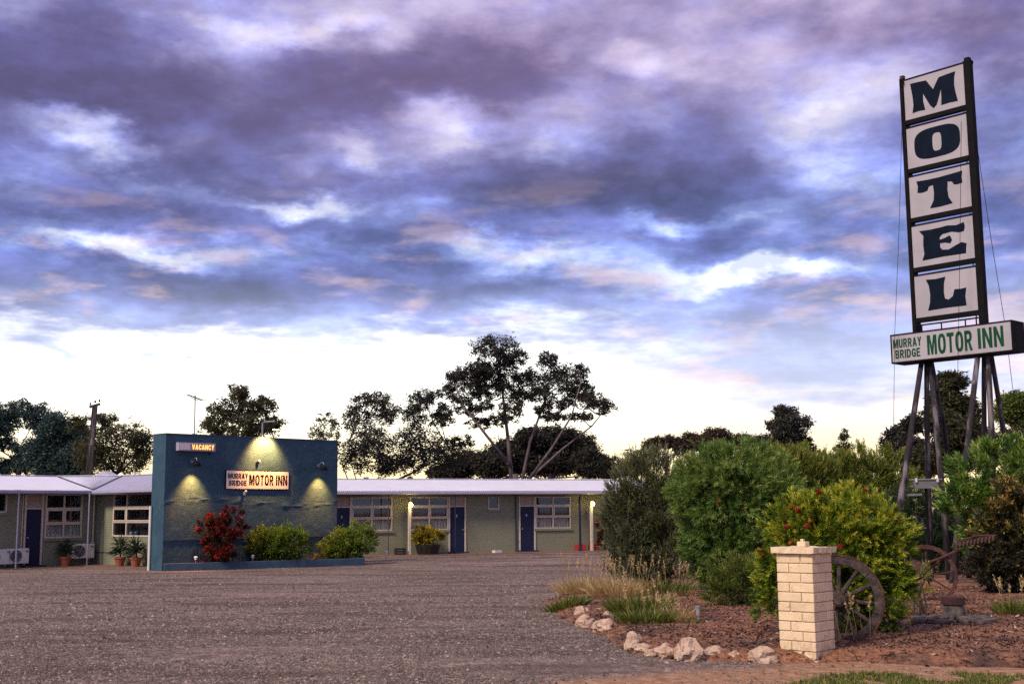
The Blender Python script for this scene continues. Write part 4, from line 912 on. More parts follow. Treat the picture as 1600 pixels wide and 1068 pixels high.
# local: x from -S (left end) to 0 (near corner), y from 0 (near corner) to S
MB().box(-S+.012, -.012, .012, S-.012, -.1, .95).build('mortar_core', 'mortar', pil)
ch, bh_, gp = .086, .0785, .008; bw_ = .118
def brick(x0, x1, y0, y1, z):
    m = MB().box(x0, x1, y0, y1, z, z+bh_); me = m.build('brick', 'cream_brick', pil, bevel=.004)
    me.location = (random.uniform(-.0015, .0015), random.uniform(-.0015, .0015), 0)
for c in range(11):
    z = c*ch+.004; w = bw_
    if c % 2 == 0:      # pinwheel of four bricks, turned the other way on alternate courses
        brick(-S, -w-gp, 0, w, z); brick(-w, 0, 0, S-w-gp, z); brick(-S+w+gp, 0, S-w, S, z); brick(-S, -S+w, w+gp, S, z)
    else:
        brick(-S+w+gp, 0, 0, w, z); brick(-w, 0, w+gp, S, z); brick(-S, -w-gp, S-w, S, z); brick(-S, -S+w, 0, S-w-gp, z)
MB().box(-S-.02, .02, -.02, S+.02, -.08, .012).build('footing', 'mortar', pil, bevel=.01)
o_ = .036; cp = MB(); n_ = 10
for j in range(2):
    for (xa, ya, xb, yb) in ((-S-o_, -o_, o_, -o_), (o_, -o_, o_, S+o_), (o_, S+o_, -S-o_, S+o_), (-S-o_, S+o_, -S-o_, -o_)):
        for i in range(n_):
            t = i/n_; cp.v.append((xa+(xb-xa)*t+random.uniform(-.004, .004), ya+(yb-ya)*t+random.uniform(-.004, .004), .951+j*.052+random.uniform(-.003, .003)))
N = 4*n_; cp.f += [(i, (i+1) % N, N+(i+1) % N, N+i) for i in range(N)] + [tuple(range(N-1, -1, -1)), tuple(range(N, 2*N))]
cp.build('capping', 'cream_brick', pil)
MB().box(-S*.62, -S*.38, S*.38, S*.60, 1.004, 1.052).build('cap_block', 'cream_brick', pil, bevel=.005); MB().box(-S*.55, -S*.47, S*.44, S*.52, 1.05, 1.075).build('bolt_stub', 'cream_brick', pil)

# ------------------------------------------------------------------ old wheels and farm iron
def arc_band(r0, r1, w, t0, t1, n, m=None):
    """curved rim piece in x,z, width w along y"""
    m = m or MB(); o = len(m.v)
    for i in range(n+1):
        t = t0+(t1-t0)*i/n
        for r, y in ((r0, -w/2), (r1, -w/2), (r1, w/2), (r0, w/2)): m.v.append((r*math.cos(t), y, r*math.sin(t)))
    for i in range(n):
        for k in range(4): k2 = (k+1) % 4; m.f.append((o+4*i+k, o+4*i+k2, o+4*i+4+k2, o+4*i+4+k))
    if abs(t1-t0) < 6.27: m.f += [(o, o+1, o+2, o+3), (o+4*n+3, o+4*n+2, o+4*n+1, o+4*n)]
    return m
def wooden_wheel(t, r, nsp, felloes, tyre='rust_iron', wood='old_wood', hub_l=.24, spoke_skip=()):
    arc_band(r-.018, r, .075, 0, 2*math.pi, 40).build('iron_tyre', tyre, t)
    for k in range(felloes): arc_band(r-.095, r-.019, .062, 2*math.pi*k/felloes+.012, 2*math.pi*(k+1)/felloes-.012, 7).build('felloe', wood, t)
    for k in range(nsp):
        if k in spoke_skip: continue
        a = 2*math.pi*(k+.5)/nsp; c, s = math.cos(a), math.sin(a)
        MB().tube([(c*.06, 0, s*.06), (c*r*.45, 0, s*r*.45), (c*(r-.09), 0, s*(r-.09))], [.026, .022, .019], 7).build('spoke', wood, t)
    h = MB().lathe([(0, -hub_l/2), (.05, -hub_l/2), (.065, -hub_l*.3), (.085, -.05), (.085, .05), (.065, hub_l*.3), (.05, hub_l/2), (0, hub_l/2)], 14).build('hub', wood, t, rot=(R(90), 0, 0))
    for z in (-hub_l*.4, hub_l*.4): MB().lathe([(.05, -.015), (.068, -.015), (.068, .015), (.05, .015)], 14).build('hub_band', tyre, h, loc=(0, 0, z))
g1 = on_ground(1318, 1016); r1 = .445
w1_ = thing('cart_wheel', 'old wooden cart wheel with rusty tyre leaning behind the brick pillar', 'wheel', (0, 0, 0), 0, 'old wheels in the garden bed')
c1_ = at(1309, 937, g1.y+.12); w1_.location = (c1_.x, c1_.y, ground_z(0, g1.y)+r1+.03); w1_.rotation_euler = (R(-7), R(20), R(-14))
wooden_wheel(w1_, r1, 12, 6)
g2 = on_ground(1462, 948)
fm = thing('hay_mower', 'rusty iron wheeled mower with a raised cutter arm beside the dark shrubs', 'farm machine', (0, 0, 0), 0)
r2_ = 92/2/ppm(g2.y); c2 = at(1447, 899, g2.y); fm.location = (c2.x, c2.y, ground_z(c2.x, g2.y)+r2_+.02); fm.rotation_euler = (0, 0, R(-22))
wh = arc_band(r2_-.055, r2_, .11, 0, 2*math.pi, 40).build('wheel', 'rust_iron', fm)
lg = MB()
for k in range(30): a = 2*math.pi*k/30; lg.obox((r2_*math.cos(a)*1.004, -.05, r2_*math.sin(a)*1.004), (r2_*math.cos(a+.05)*1.004, .05, r2_*math.sin(a+.05)*1.004), .02, .014, (math.cos(a), 0, math.sin(a)))
lg.build('tread_lugs', 'rust_iron', wh)
for k in range(9):
    a = 2*math.pi*(k+.2)/9; MB().tube([(.04*math.cos(a), .0, .04*math.sin(a)), ((r2_-.02)*math.cos(a), 0, (r2_-.02)*math.sin(a))], .015, 6).build('spoke', 'rust_iron', wh)
MB().lathe([(0, -.1), (.045, -.1), (.05, -.02), (.075, 0), (.05, .02), (.045, .1), (0, .1)], 14).build('hub', 'rust_iron', wh, rot=(R(90), 0, 0))
MB().lathe([(0, -.08), (.10, -.08), (.15, -.03), (.15, .05), (.09, .08), (0, .09)], 16).build('gear_case', 'rust_iron', fm, loc=(-.14, -.05, .08), rot=(R(80), 0, 0), smooth=True)
MB().tube([(-.5, .3, -.05), (-.1, .0, .02), (.02, 0, .0)], .03, 7).build('axle', 'rust_iron', fm)
MB().tube([(-.12, -.06, .14), (.22, -.09, .26), (.52, -.1, .40)], .02, 7).build('draft_arm', 'rust_iron', fm)
ba = MB(); ba.tube([(.42, -.05, .45), (.55, -.02, .54), (.78, .0, .60), (1.02, .02, .60)], .014, 6); ba.build('guard_rail', 'rust_iron', fm)
MB().obox((.44, -.06, .42), (1.0, .0, .54), .045, .02).build('cutter_bar', 'rust_iron', fm)
for k in range(11):
    q = k/10; x, z = .46+.52*q, .43+.11*q; MB().add([(x-.02, -.1, z), (x+.03, -.1, z+.008), (x+.03, -.09, z+.07), (x-.005, -.09, z+.06), (x, -.17, z-.02)], [(0, 1, 2, 3), (0, 4, 1), (0, 3, 4), (1, 4, 2), (3, 2, 4)]).build('cutter_tooth', 'rust_iron', fm)
g3 = on_ground(1492, 984)
w3_ = thing('broken_wheel', 'broken grey wooden wheel lying flat with its hub upright on the soil', 'wheel', (g3.x, g3.y, ground_z(0, g3.y)+.10), R(25), 'old wheels in the garden bed')
r3 = 64/ppm(g3.y)
ty = arc_band(r3-.02, r3, .07, 0, 2*math.pi, 40).build('iron_tyre', 'rust_iron', w3_, loc=(0, 0, -.02), rot=(R(90), 0, 0))
MB().lathe([(0, 0), (.125, 0), (.135, .08), (.12, .17), (.105, .22), (0, .22)], 14).build('hub', 'grey_wood', w3_)
MB().lathe([(.10, .20), (.135, .20), (.135, .285), (.10, .285)], 18).build('hub_band', 'rust_iron', w3_)
for k in range(14):
    a = 2*math.pi*k/14+.2; L2 = random.choice((.18, .26, r3-.06, r3-.04)); z = .06
    MB().obox((.10*math.cos(a), .10*math.sin(a), z), (L2*math.cos(a), L2*math.sin(a), z-.035), .055, .045).build('spoke', 'grey_wood', w3_, bevel=.008)
for t0, t1 in ((-.6, .35), (2.3, 3.5), (3.6, 4.3), (.9, 1.7)): arc_band(r3-.12, r3-.025, .06, t0, t1, 8).build('felloe', 'grey_wood', w3_, loc=(0, 0, .02), rot=(R(90), 0, 0))

# ------------------------------------------------------------------ rocks along the bed
def rock(px, cy, w, h, label, seed):
    p = on_ground(px, cy+h/2-1); s = 1/ppm(p.y); W, H = w*s/2*1.06, h*s/2*1.0
    bm = bmesh.new(); bmesh.ops.create_icosphere(bm, subdivisions=3, radius=1)
    for v in bm.verts:
        n0 = v.co.copy(); e = .42*mnoise.noise(n0*1.2+Vector((seed*3.7, 0, 0)))+.22*mnoise.noise(n0*2.6+Vector((0, seed*2.1, 0)))+.07*mnoise.noise(n0*7+Vector((seed, 0, 0)))
        cell = mnoise.cell(n0*1.7+Vector((seed, seed, 0)))*.07
        v.co = n0*(1+e+cell); v.co = Vector((v.co.x*W, v.co.y*W*.8, (v.co.z*1.0)*H*1.12))
    me = bpy.data.meshes.new('rock'); bm.to_mesh(me); bm.free()
    zb = max(bed_z(p.x, p.y+W*.5), p.z) if bed_dist(p.x, p.y+W*.5) > 0 else p.z
    link('rock', me, 'rock_pale', smooth=False, loc=(p.x, p.y+W*.6, p.z+H*.62), rot=(0, 0, seed*1.3), label=label, category='rock', group='pale rocks edging the garden bed')
for i, (px, cy, w, h, lab) in enumerate((
    (910, 957, 31, 20, 'pale rock at the tip of the bed, highest and farthest left of the row'), (914.5, 971, 29, 20, 'pale rock just below the farthest left rock of the row'),
    (951, 965, 26, 18, 'small pale rock perched behind the large double rock by the dry grass'), (944, 978, 38, 24, 'large pale rock in front of the dry grass clump'), (990, 1002, 26, 26, 'upright pale rock where the row turns the corner'),
    (1006, 1013, 37, 15, 'long low flat rock right of the upright corner rock'), (1018, 1020, 24, 13, 'small low rock in front of the long flat rock'), (1044, 1019, 38, 24, 'rounded rock left of the tallest pointed rock'),
    (1078, 1015, 42, 38, 'tallest pointed rock of the row'), (1117, 1021, 40, 21, 'wide low pale rock right of the tallest pointed rock'), (1147, 1024, 22, 16, 'small rock touching the right end of the wide low rock'),
    (1132, 1003, 17, 12, 'little pale rock lying inside the bed behind the row'), (1172, 1021, 17, 13, 'small rock left of the big round rock by the pillar'), (1197, 1023, 38, 28, 'big round rock next to the brick pillar'),
    (1062, 1026, 18, 12, 'small rock wedged left of the foot of the tallest rock'), (1098, 1028, 14, 10, 'small rock between the tallest rock and the wide low rock'), (1160, 1028, 12, 8, 'tiny rock at the front between two small rocks near the pillar'), (932, 970, 14, 10, 'small rock wedged beside the large double rock'), (1121, 995, 10, 6, 'tiny pale stone farthest inside the bed'), (974, 991, 12, 8, 'tiny brown stone between the double rock and the corner rock'))):
    rock(px, cy, w, h, lab, i+1)
for px, py, hpx, lab in ((1092, 982, 32, 'clear plastic stake light in the mulch left of the fine shrub'), (992, 932, 20, 'clear plastic stake light among the tall dry grasses')):
    p = on_ground(px, py); h = hpx*1.1/ppm(p.y); t = thing('stake_light', lab, 'garden light', p, 0, 'clear stake lights in the garden bed')
    MB().tube([(0, 0, -.03), (0, 0, h*.55)], .016, 8).build('stake', 'galvanised', t); MB().lathe([(0, h*.55), (.026, h*.55), (.032, h*.92), (.036, h*.93), (.036, h), (0, h)], 12).build('lamp_cap', 'clear_plastic', t)

# ------------------------------------------------------------------ garden shrubs
def px_bush(name, label, px, Y, lobes, mat_, flowers=(), **kw):
    """lobes in photo pixels (cx, cy, rx, ry, depth offset m) at depth Y"""
    x = (px-800)/F*Y; base = Vector((x, Y, ground_z(x, Y))); L = []
    for l in lobes:
        dz_ = l[4] if len(l) > 4 else 0.; c = at(l[0], l[1], Y+dz_); s = (Y+dz_)/F
        L.append((c.x-base.x, c.y-base.y, c.z-base.z, l[2]*s, max(l[2]*s*.8, .12), l[3]*s))
    t, P, D = dome_bush(name, label, base, L, mat_, **kw)
    for fx_, fy in flowers:
        best = None
        d = ray(fx_, fy); o = Vector((0, 0, CZ))                 # sits on the leaf tip nearest to that sight line, on the viewer's side
        W = P + np.array(base); Yd = W[:, 1]; err = np.hypot(W[:, 0]-d.x*Yd, W[:, 2]-CZ-d.z*Yd) + .25*(Yd-Yd.min())
        i = int(err.argmin()); q = Vector(P[i]); dd = Vector(D[i]).normalized()
        n = 110; tt = rng.uniform(0, 1, n); a = rng.uniform(0, 6.28, n); A = dd.orthogonal().normalized(); Bv = dd.cross(A)
        base_ = np.array(q)+np.outer(.02+tt*.075, np.array(dd)); dr = np.outer(np.cos(a), np.array(A))+np.outer(np.sin(a), np.array(Bv))+.35*np.array(dd)
        link('flower', leaf_mesh('flower', base_, dr, .032, .010, rng.uniform(0, 1, n)), 'flower_red', t)
    return t
GRP = 'shrubs of the garden bed'
px_bush('grey_shrub', 'tall dull grey-green shrub at the left end of the bed', 1010, 23, [(1000, 770, 50, 60), (985, 830, 42, 70), (1040, 800, 50, 85), (1015, 745, 40, 40), (1050, 870, 45, 50), (1000, 880, 50, 40), (965, 790, 22, 50)], 'grey_shrub_leaf', n=8500, ll=.045, lw=.014, L=.15, k=13, open_=.55, up=.9, group=GRP, shell=.35, newtop=.35)
px_bush('bottlebrush_shrub', 'big rounded bright green needle leaved shrub behind the low fine shrub', 1150, 21.5, [(1150, 770, 80, 70), (1110, 800, 52, 75), (1195, 780, 58, 70), (1150, 850, 70, 65), (1115, 870, 40, 50), (1205, 840, 45, 60), (1150, 725, 60, 26), (1090, 755, 38, 42)], 'bottle_leaf', n=10000, ll=.085, lw=.012, L=.16, k=15, open_=.8, up=.15, group=GRP, shell=.4, flowers=((1124, 787), (1183, 848)), tlo=0., thi=.85, newtop=.35)
px_bush('background_shrub', 'feathery green shrub rising behind the bright needle leaved one', 1240, 31, [(1225, 735, 40, 32), (1260, 750, 45, 40), (1205, 745, 40, 35), (1235, 800, 60, 50)], 'hedge_leaf', n=5200, ll=.09, lw=.018, L=.24, k=12, open_=.5, up=.9, group=GRP, newtop=.5)
px_bush('background_shrub', 'yellow-tipped feathery shrub in the gap below the small conifer', 1330, 32, [(1270, 750, 34, 34), (1300, 750, 40, 36), (1345, 746, 40, 36), (1385, 746, 34, 40), (1415, 760, 30, 36), (1330, 800, 80, 45), (1290, 790, 40, 50)], 'hedge_leaf', n=7000, ll=.09, lw=.018, L=.24, k=12, open_=.5, up=.9, group=GRP, newtop=.6)
px_bush('dark_shrub', 'dark fine leaved shrub under the grey trough floodlight', 1440, 30, [(1410, 810, 36, 45), (1455, 820, 50, 48), (1500, 820, 45, 50), (1440, 870, 60, 45), (1520, 870, 60, 50), (1400, 860, 40, 50)], 'dark_leaf', n=5200, ll=.09, lw=.014, L=.2, k=12, open_=.6, up=.5, group=GRP)
px_bush('flowering_bottlebrush', 'lime green bottlebrush with red flowers behind the brick pillar', 1310, 13.2, [(1300, 830, 75, 60), (1350, 850, 62, 72), (1255, 825, 48, 52), (1230, 880, 40, 45), (1365, 910, 52, 75), (1300, 910, 80, 75), (1225, 925, 35, 45), (1395, 880, 26, 48), (1250, 800, 30, 26), (1320, 785, 40, 28)], 'lime_leaf', n=7000, ll=.05, lw=.011, L=.10, k=18, open_=.75, up=.35, group=GRP, shell=.5, tlo=.05, thi=.9, newtop=.5,
        flowers=((1235, 781), (1241, 797), (1250, 799), (1257, 794), (1286, 773), (1354, 776), (1237, 826), (1269, 820), (1270, 833), (1317, 849), (1183, 849), (1218, 834), (1240, 842)))
px_bush('fine_shrub', 'low fine leaved olive green shrub left of the brick pillar', 1160, 18.2, [(1160, 912, 48, 38), (1130, 925, 30, 28), (1190, 922, 30, 32), (1150, 888, 30, 18)], 'hedge_leaf', n=2000, ll=.04, lw=.009, L=.13, k=14, open_=.5, up=.7, group=GRP, newtop=.3)
px_bush('glossy_shrub', 'broad glossy green shrub below the right sign posts', 1560, 24, [(1550, 750, 62, 55), (1610, 740, 60, 50), (1520, 790, 42, 50), (1580, 800, 70, 60), (1640, 780, 60, 80), (1590, 870, 70, 60)], 'glossy_leaf', n=3000, ll=.13, lw=.03, L=.2, k=11, open_=.65, up=.45, group=GRP, shell=.5, newtop=.3)
px_bush('bronze_shrub', 'bronze and yellow leaved shrub at the right edge', 1580, 21, [(1590, 800, 45, 50), (1560, 850, 35, 55), (1600, 870, 60, 58), (1625, 800, 50, 60), (1565, 890, 45, 32)], 'croton_leaf', n=2600, ll=.10, lw=.03, L=.14, k=10, open_=.9, up=.3, group=GRP, shell=.4, newtop=.75, tlo=-.15, thi=.62)
px_bush('straggly_shrub', 'thin yellowish twiggy shrub right of the leaning cart wheel', 1425, 15.5, [(1425, 920, 30, 30), (1435, 945, 30, 20)], 'hedge_leaf', n=220, ll=.05, lw=.009, L=.16, k=9, open_=.5, up=.7, group=GRP, newtop=.5, thi=1.2)

# grasses
def tuft(name, label, px, py, wpx, hpx, n, mat_, lean=.5, wd=.008, group='grass clumps in the garden bed', seeds=0):
    p = on_ground(px, py); s = 1/ppm(p.y); W, H = wpx*s/2, hpx*s; z0 = bed_z(p.x, p.y)
    t = thing(name, label, 'grass', (p.x, p.y, z0), 0, group)
    r = np.sqrt(rng.uniform(0, 1, n)); a = rng.uniform(0, 6.28, n)
    B = np.stack([r*W*np.cos(a), r*W*.7*np.sin(a), 0*r-.02], 1)
    for i in range(n): B[i, 2] = bed_z(p.x+B[i, 0], p.y+B[i, 1])-z0-.02
    D = np.stack([np.cos(a)*r*lean+rng.normal(0, .25, n), np.sin(a)*r*lean+rng.normal(0, .25, n), np.ones(n)], 1)
    link('blades', leaf_mesh('blades', B, D, H*rng.uniform(.45, 1.1, n), wd, rng.uniform(0, 1, n), .18), mat_, t)
    if seeds:
        m = MB(); P, DD = [], []
        for k in range(seeds):
            b = Vector((random.uniform(-W, W), random.uniform(-W, W)*.7, 0)); e = b+Vector((random.uniform(-.35, .35)*H, random.uniform(-.2, .2)*H, H*random.uniform(1.0, 1.45))); mid = b.lerp(e, .55)+Vector((0, 0, .06*H))
            m.tube([b, mid, e], [.003, .0025, .0015], 3, caps=False)
            for q in range(26): u = .68+.32*q/25; P.append(mid.lerp(e, (u-.55)/.45)); DD.append((e-mid).normalized()+Vector((random.gauss(0, .5), random.gauss(0, .5), random.gauss(0, .3)-.2)))
        m.build('stalks', 'dry_straw', t, fix=False, kind='stuff')
        link('seed_heads', leaf_mesh('seed_heads', np.array(P), np.array(DD), .035, .011, rng.uniform(.4, 1, len(P))), 'dry_grass', t, kind='stuff')
mat('dry_straw', (.40, .29, .15), (.30, .21, .10), 10, .9)
tuft('grass_clump', 'pale dry seeding grass at the far left tip of the bed', 925, 935, 90, 42, 1300, 'dry_grass', .9, seeds=24)
tuft('grass_clump', 'dark green strappy clump at the left tip behind the first rock', 885, 955, 60, 26, 500, 'green_grass', .9, .014)
tuft('grass_clump', 'straw coloured grass below the tall grey-green shrub', 965, 940, 80, 44, 900, 'dry_grass', .8, seeds=16)
tuft('grass_clump', 'green clump with dry stalks behind the large double rock', 1000, 968, 85, 42, 800, 'green_grass', .8, .013, seeds=8)
tuft('grass_clump', 'low olive grass clump behind the upright corner rock', 1010, 985, 75, 36, 620, 'green_grass', .8, .012, seeds=6)
tuft('grass_clump', 'sparse dry grass beside the clear stake light in the mulch', 1055, 978, 60, 34, 260, 'dry_grass', .9, seeds=8)
tuft('grass_clump', 'tall wispy seed stalks before the bright needle leaved shrub', 1040, 938, 80, 42, 420, 'green_grass', .7, seeds=18)
tuft('grass_clump', 'low yellow-green ground clump near the small plastic light', 1070, 985, 50, 12, 260, 'green_grass', 1.1)
tuft('grass_clump', 'bright tussock with pale plumes at the right edge', 1588, 972, 52, 40, 420, 'green_grass', .8, .010, seeds=12)
tuft('grass_clump', 'few dry stalks with seed heads in front of the leaning wheel', 1335, 1015, 60, 50, 24, 'dry_grass', .5, .005, seeds=7)
tuft('weed', 'small bright yellow-green weed alone in the gravel', 843, 1022, 22, 8, 160, 'lime_weed' if 0 else 'gold_leaf', 1.2, .02, group=None)
# short green verge along the bottom right
def verge():
    n = 26000; x = rng.uniform(1.6, 6.5, n); y = rng.uniform(9.2, 10.75, n)
    lim = 10.15+.35*np.array([mnoise.noise(Vector((a*1.3, 0, 7))) for a in x])+.05*x
    dn = np.array([mnoise.noise(Vector((a*2.2, b*2.2, 1))) for a, b in zip(x, y)])
    ok = (y < lim) & (dn > -.18) & (x > 2.05+.8*(y-9.6)); x, y = x[ok], y[ok]; n = len(x)
    D = rng.normal(0, .6, (n, 3)); D[:, 2] = 1
    link('grass', leaf_mesh('grass', np.stack([x, y, 0*x-.005], 1), D, rng.uniform(.02, .055, n), .009, rng.uniform(0, 1, n)), 'green_grass', kind='stuff', label='short patchy green verge grass at the bottom right', category='grass')
verge()

# ------------------------------------------------------------------ trees and poles behind
def tree(name, label, tx, Y, fork_y, lobes, leaf, n, ll, lw, bark='bark_dark', trunk_r=.2, clump=.42, dens=1., limbs=(), group='trees behind the motel', depth=.8, hang=-.15, base_y=None, twigs=True):
    """trunk at photo column tx, forking at row fork_y; lobes (cx, cy, rx, ry) in photo pixels, each given its own depth"""
    x = (tx-800)/F*Y; gz = ground_z(x, Y); t = thing(name, label, 'tree', (x, Y, gz), 0, group); o = Vector((x, Y, gz))
    fk = at(tx, fork_y, Y)-o; s = Y/F; br = MB()
    br.tube([(0, 0, -.2), (fk.x*.3+.05, 0, fk.z*.4), (fk.x, fk.y, fk.z)], [trunk_r*1.25, trunk_r, trunk_r*.8], 8)
    P, Dm = [], []; skel = []
    for pts, r0 in limbs:
        q = [at(*p)-o for p in [(a, b, Y+c) for a, b, c in pts]]; skel += [q[i].lerp(q[i+1], f) for i in range(len(q)-1) for f in (.0, .33, .66)][3:] + [q[-1]]
    for (cx, cy, rx, ry) in lobes:
        dy_ = random.uniform(-1, 1)*depth*rx*s*1.2; c = at(cx, cy, Y+dy_)-o; r = np.array([rx*s, rx*s*.9, ry*s])
        b0 = Vector((0, 0, 0)).lerp(fk, random.uniform(.75, 1)); tr_ = trunk_r*.62
        near = [q for q in skel if q.z < c.z+.3]
        if near: b0 = min(near, key=lambda q: (q-c).length+.3*abs(q.y-c.y)); tr_ = trunk_r*.42
        mid = b0.lerp(c, .5)+Vector((random.uniform(-.2, .2), random.uniform(-.2, .2), random.uniform(-.5, .1)))*rx*s
        br.tube([b0, b0.lerp(mid, .5)+Vector((0, 0, -.05)), mid, mid.lerp(c, .55)+Vector((random.uniform(-.1, .1), 0, .1))*rx*s, c], [tr_*.5, tr_*.42, tr_*.34, tr_*.24, tr_*.12], 6)
        m = max(12, int(n*(rx*ry)**.8/36*dens)); b, d = in_ball(m, .25); cc = np.array(c)+b*r*rng.uniform(.85, 1.22, (m, 1))
        for q in cc:
            if twigs and random.random() < .5: br.tube([mid.lerp(c, random.uniform(.5, 1)), Vector(q)], [trunk_r*.09, trunk_r*.03], 3, caps=False)
        P.append(cc); Dm.append(np.full(m, min(rx, ry)*s))
    for pts, r0 in limbs:
        q = [at(a, b, Y+c)-o for a, b, c in pts]; br.tube(q, list(np.linspace(r0*.72, r0*.2, len(q))), 7)
    br.build('trunk', bark, t, smooth=True, fix=False)
    P = np.concatenate(P); rad = np.concatenate(Dm); k = int(24*dens+4)
    off, _ = in_ball(len(P)*k, 0.); cl = 1.15*clump*np.repeat(np.clip(rad, .3, 1.4), k)*np.repeat(rng.uniform(.5, 1.35, len(P)), k)
    B = np.repeat(P, k, 0)+off*cl[:, None]*np.array([1, 1, .75])
    D = rng.normal(size=(len(B), 3)); D[:, 2] = D[:, 2]*.7+hang*2
    tint = np.repeat(rng.uniform(.1, .9, len(P)), k)+rng.normal(0, .2, len(B))
    link('crown', leaf_mesh('crown', B, D, ll*rng.uniform(.7, 1.3, len(B)), lw*rng.uniform(.8, 1.2, len(B)), tint), leaf, t)
    return t
tree('gum_tree', 'dark spreading tree at the far left edge with open limbs', 30, 80, 715, [(30, 640, 42, 15), (10, 665, 24, 16), (40, 700, 22, 14), (25, 725, 30, 14), (2, 655, 24, 20), (58, 655, 22, 20), (10, 690, 16, 14), (45, 722, 26, 14), (-20, 670, 30, 30), (70, 680, 18, 26), (5, 730, 20, 12)], 'blue_leaf', 17, .22, .08, limbs=((((45, 745, 0), (20, 715, 0), (-5, 700, 0)), .12),))
tree('round_tree', 'dense blue-green round tree left of the utility pole', 92, 76, 725, [(85, 668, 22, 22), (105, 690, 26, 28), (72, 712, 28, 26), (118, 722, 24, 22), (92, 730, 40, 18), (125, 690, 14, 24)], 'blue_leaf', 30, .22, .09, clump=.5, dens=1.4)
tree('gum_tree', 'airy olive gum tree right of the utility pole', 180, 70, 735, [(125, 660, 18, 12), (165, 655, 22, 11), (160, 690, 32, 25), (205, 682, 27, 22), (226, 700, 16, 24), (190, 720, 45, 20), (140, 710, 24, 24)], 'olive_gum_leaf', 15, .2, .065, clump=.42)
tree('gum_tree', 'bushy gum tree showing above the middle of the teal wall', 372, 66, 690, [(375, 612, 20, 12), (362, 640, 36, 18), (408, 634, 26, 15), (335, 664, 22, 14), (395, 664, 42, 16), (424, 662, 14, 12), (360, 685, 50, 16)], 'olive_gum_leaf', 16, .2, .07, clump=.40)
tree('sapling', 'thin pale sapling just right of the teal wall top', 505, 68, 690, [(507, 652, 11, 10), (498, 672, 17, 13), (520, 668, 11, 16), (500, 690, 18, 14), (527, 690, 9, 20)], 'olive_gum_leaf', 14, .16, .06, trunk_r=.08, dens=.7)
tree('gum_tree', 'ragged gum tree behind the roof just right of the teal wall', 572, 70, 745, [(580, 622, 30, 12), (560, 650, 24, 20), (604, 645, 20, 18), (585, 690, 36, 26), (556, 712, 24, 24), (600, 725, 28, 18)], 'gum_leaf', 14, .2, .065, clump=.40, limbs=((((548, 760, 0), (538, 735, 0), (531, 705, 0)), .06), (((560, 760, 0), (549, 725, 0), (545, 690, 0)), .05)))
tree('gum_tree', 'leaning gum tree between the ragged gum and the tallest gum', 640, 72, 745, [(662, 622, 24, 15), (648, 650, 22, 18), (690, 655, 20, 11), (655, 690, 36, 26), (700, 712, 38, 20), (640, 722, 34, 20), (720, 690, 22, 12)], 'gum_leaf', 14, .2, .065, clump=.40, limbs=((((600, 760, 0), (650, 735, 0), (705, 705, 0)), .13),))
tree('dark_tree', 'dense dark domed tree behind the pale limbs of the tallest gum', 860, 82, 740, [(850, 686, 42, 18), (825, 682, 14, 12), (880, 680, 16, 10), (912, 700, 16, 12), (785, 705, 16, 12), (765, 722, 14, 12), (940, 722, 14, 10), (805, 712, 42, 25), (890, 700, 42, 24), (922, 725, 24, 20), (860, 722, 60, 20), (770, 728, 26, 18), (742, 722, 22, 16), (715, 732, 26, 14), (690, 738, 22, 10), (955, 735, 18, 10)], 'gum_leaf', 34, .24, .09, clump=.5, dens=1.4)
tree('tall_gum_tree', 'tallest gum tree with pale forking limbs above the far wing', 805, 72, 740, [(775, 545, 38, 20), (740, 588, 26, 14), (770, 580, 30, 16), (825, 590, 24, 14), (840, 612, 26, 14), (890, 600, 26, 14), (925, 625, 22, 12), (760, 612, 26, 12), (815, 618, 22, 12), (700, 612, 16, 12), (730, 640, 22, 9), (865, 650, 24, 9), (785, 655, 24, 10), (750, 660, 20, 9), (748, 572, 22, 15), (802, 562, 25, 16), (714, 588, 17, 15), (736, 604, 26, 11), (785, 600, 34, 17), (855, 560, 16, 12), (868, 586, 30, 19), (906, 580, 13, 12), (912, 612, 26, 14), (942, 634, 18, 12), (880, 626, 22, 12), (718, 625, 18, 9), (800, 638, 22, 11), (757, 634, 13, 9), (848, 640, 17, 9), (695, 640, 14, 12), (905, 650, 20, 9)], 'gum_leaf', 17, .2, .065, 'bark_pale', .22, clump=.36, dens=.95,
     limbs=((((800, 755, 0), (793, 680, .3), (786, 620, .5), (778, 555, .6)), .2), (((800, 730, 0), (760, 680, -.5), (725, 635, -1), (710, 600, -1)), .15), (((815, 755, 0), (828, 690, .5), (850, 630, 1), (862, 575, 1.2)), .15), (((822, 755, 0), (862, 700, -.6), (893, 650, -1), (908, 595, -1.2)), .14), (((830, 745, 0), (880, 700, .6), (925, 665, 1), (945, 640, 1.2)), .11)))
tree('small_tree', 'small dark tree at the right end of the far roof', 958, 75, 745, [(955, 722, 13, 10), (968, 732, 12, 10), (945, 738, 14, 8)], 'olive_gum_leaf', 20, .16, .06, trunk_r=.08)
for tx, lb, lab in ((1040, [(1020, 694, 14, 9), (1042, 690, 22, 9), (1065, 694, 16, 10)], 'leftmost low rusty tree of the distant row'), (1085, [(1078, 688, 16, 11), (1095, 696, 18, 9)], 'small rusty tree second in the distant row'), (1120, [(1118, 680, 22, 11), (1110, 693, 22, 10), (1140, 692, 16, 10)], 'broad rusty tree in the middle of the distant row'),
                    (1160, [(1158, 684, 12, 7), (1170, 692, 20, 10)], 'low rusty tree right of the broad one in the distant row'), (1192, [(1190, 690, 20, 9), (1205, 696, 16, 12)], 'low rusty tree touching the pointed dark tree')):
    tree('distant_tree', lab, tx, 130, 725, lb, 'rust_leaf', 46, .3, .12, clump=.55, dens=1., group='distant rusty trees', base_y=None)
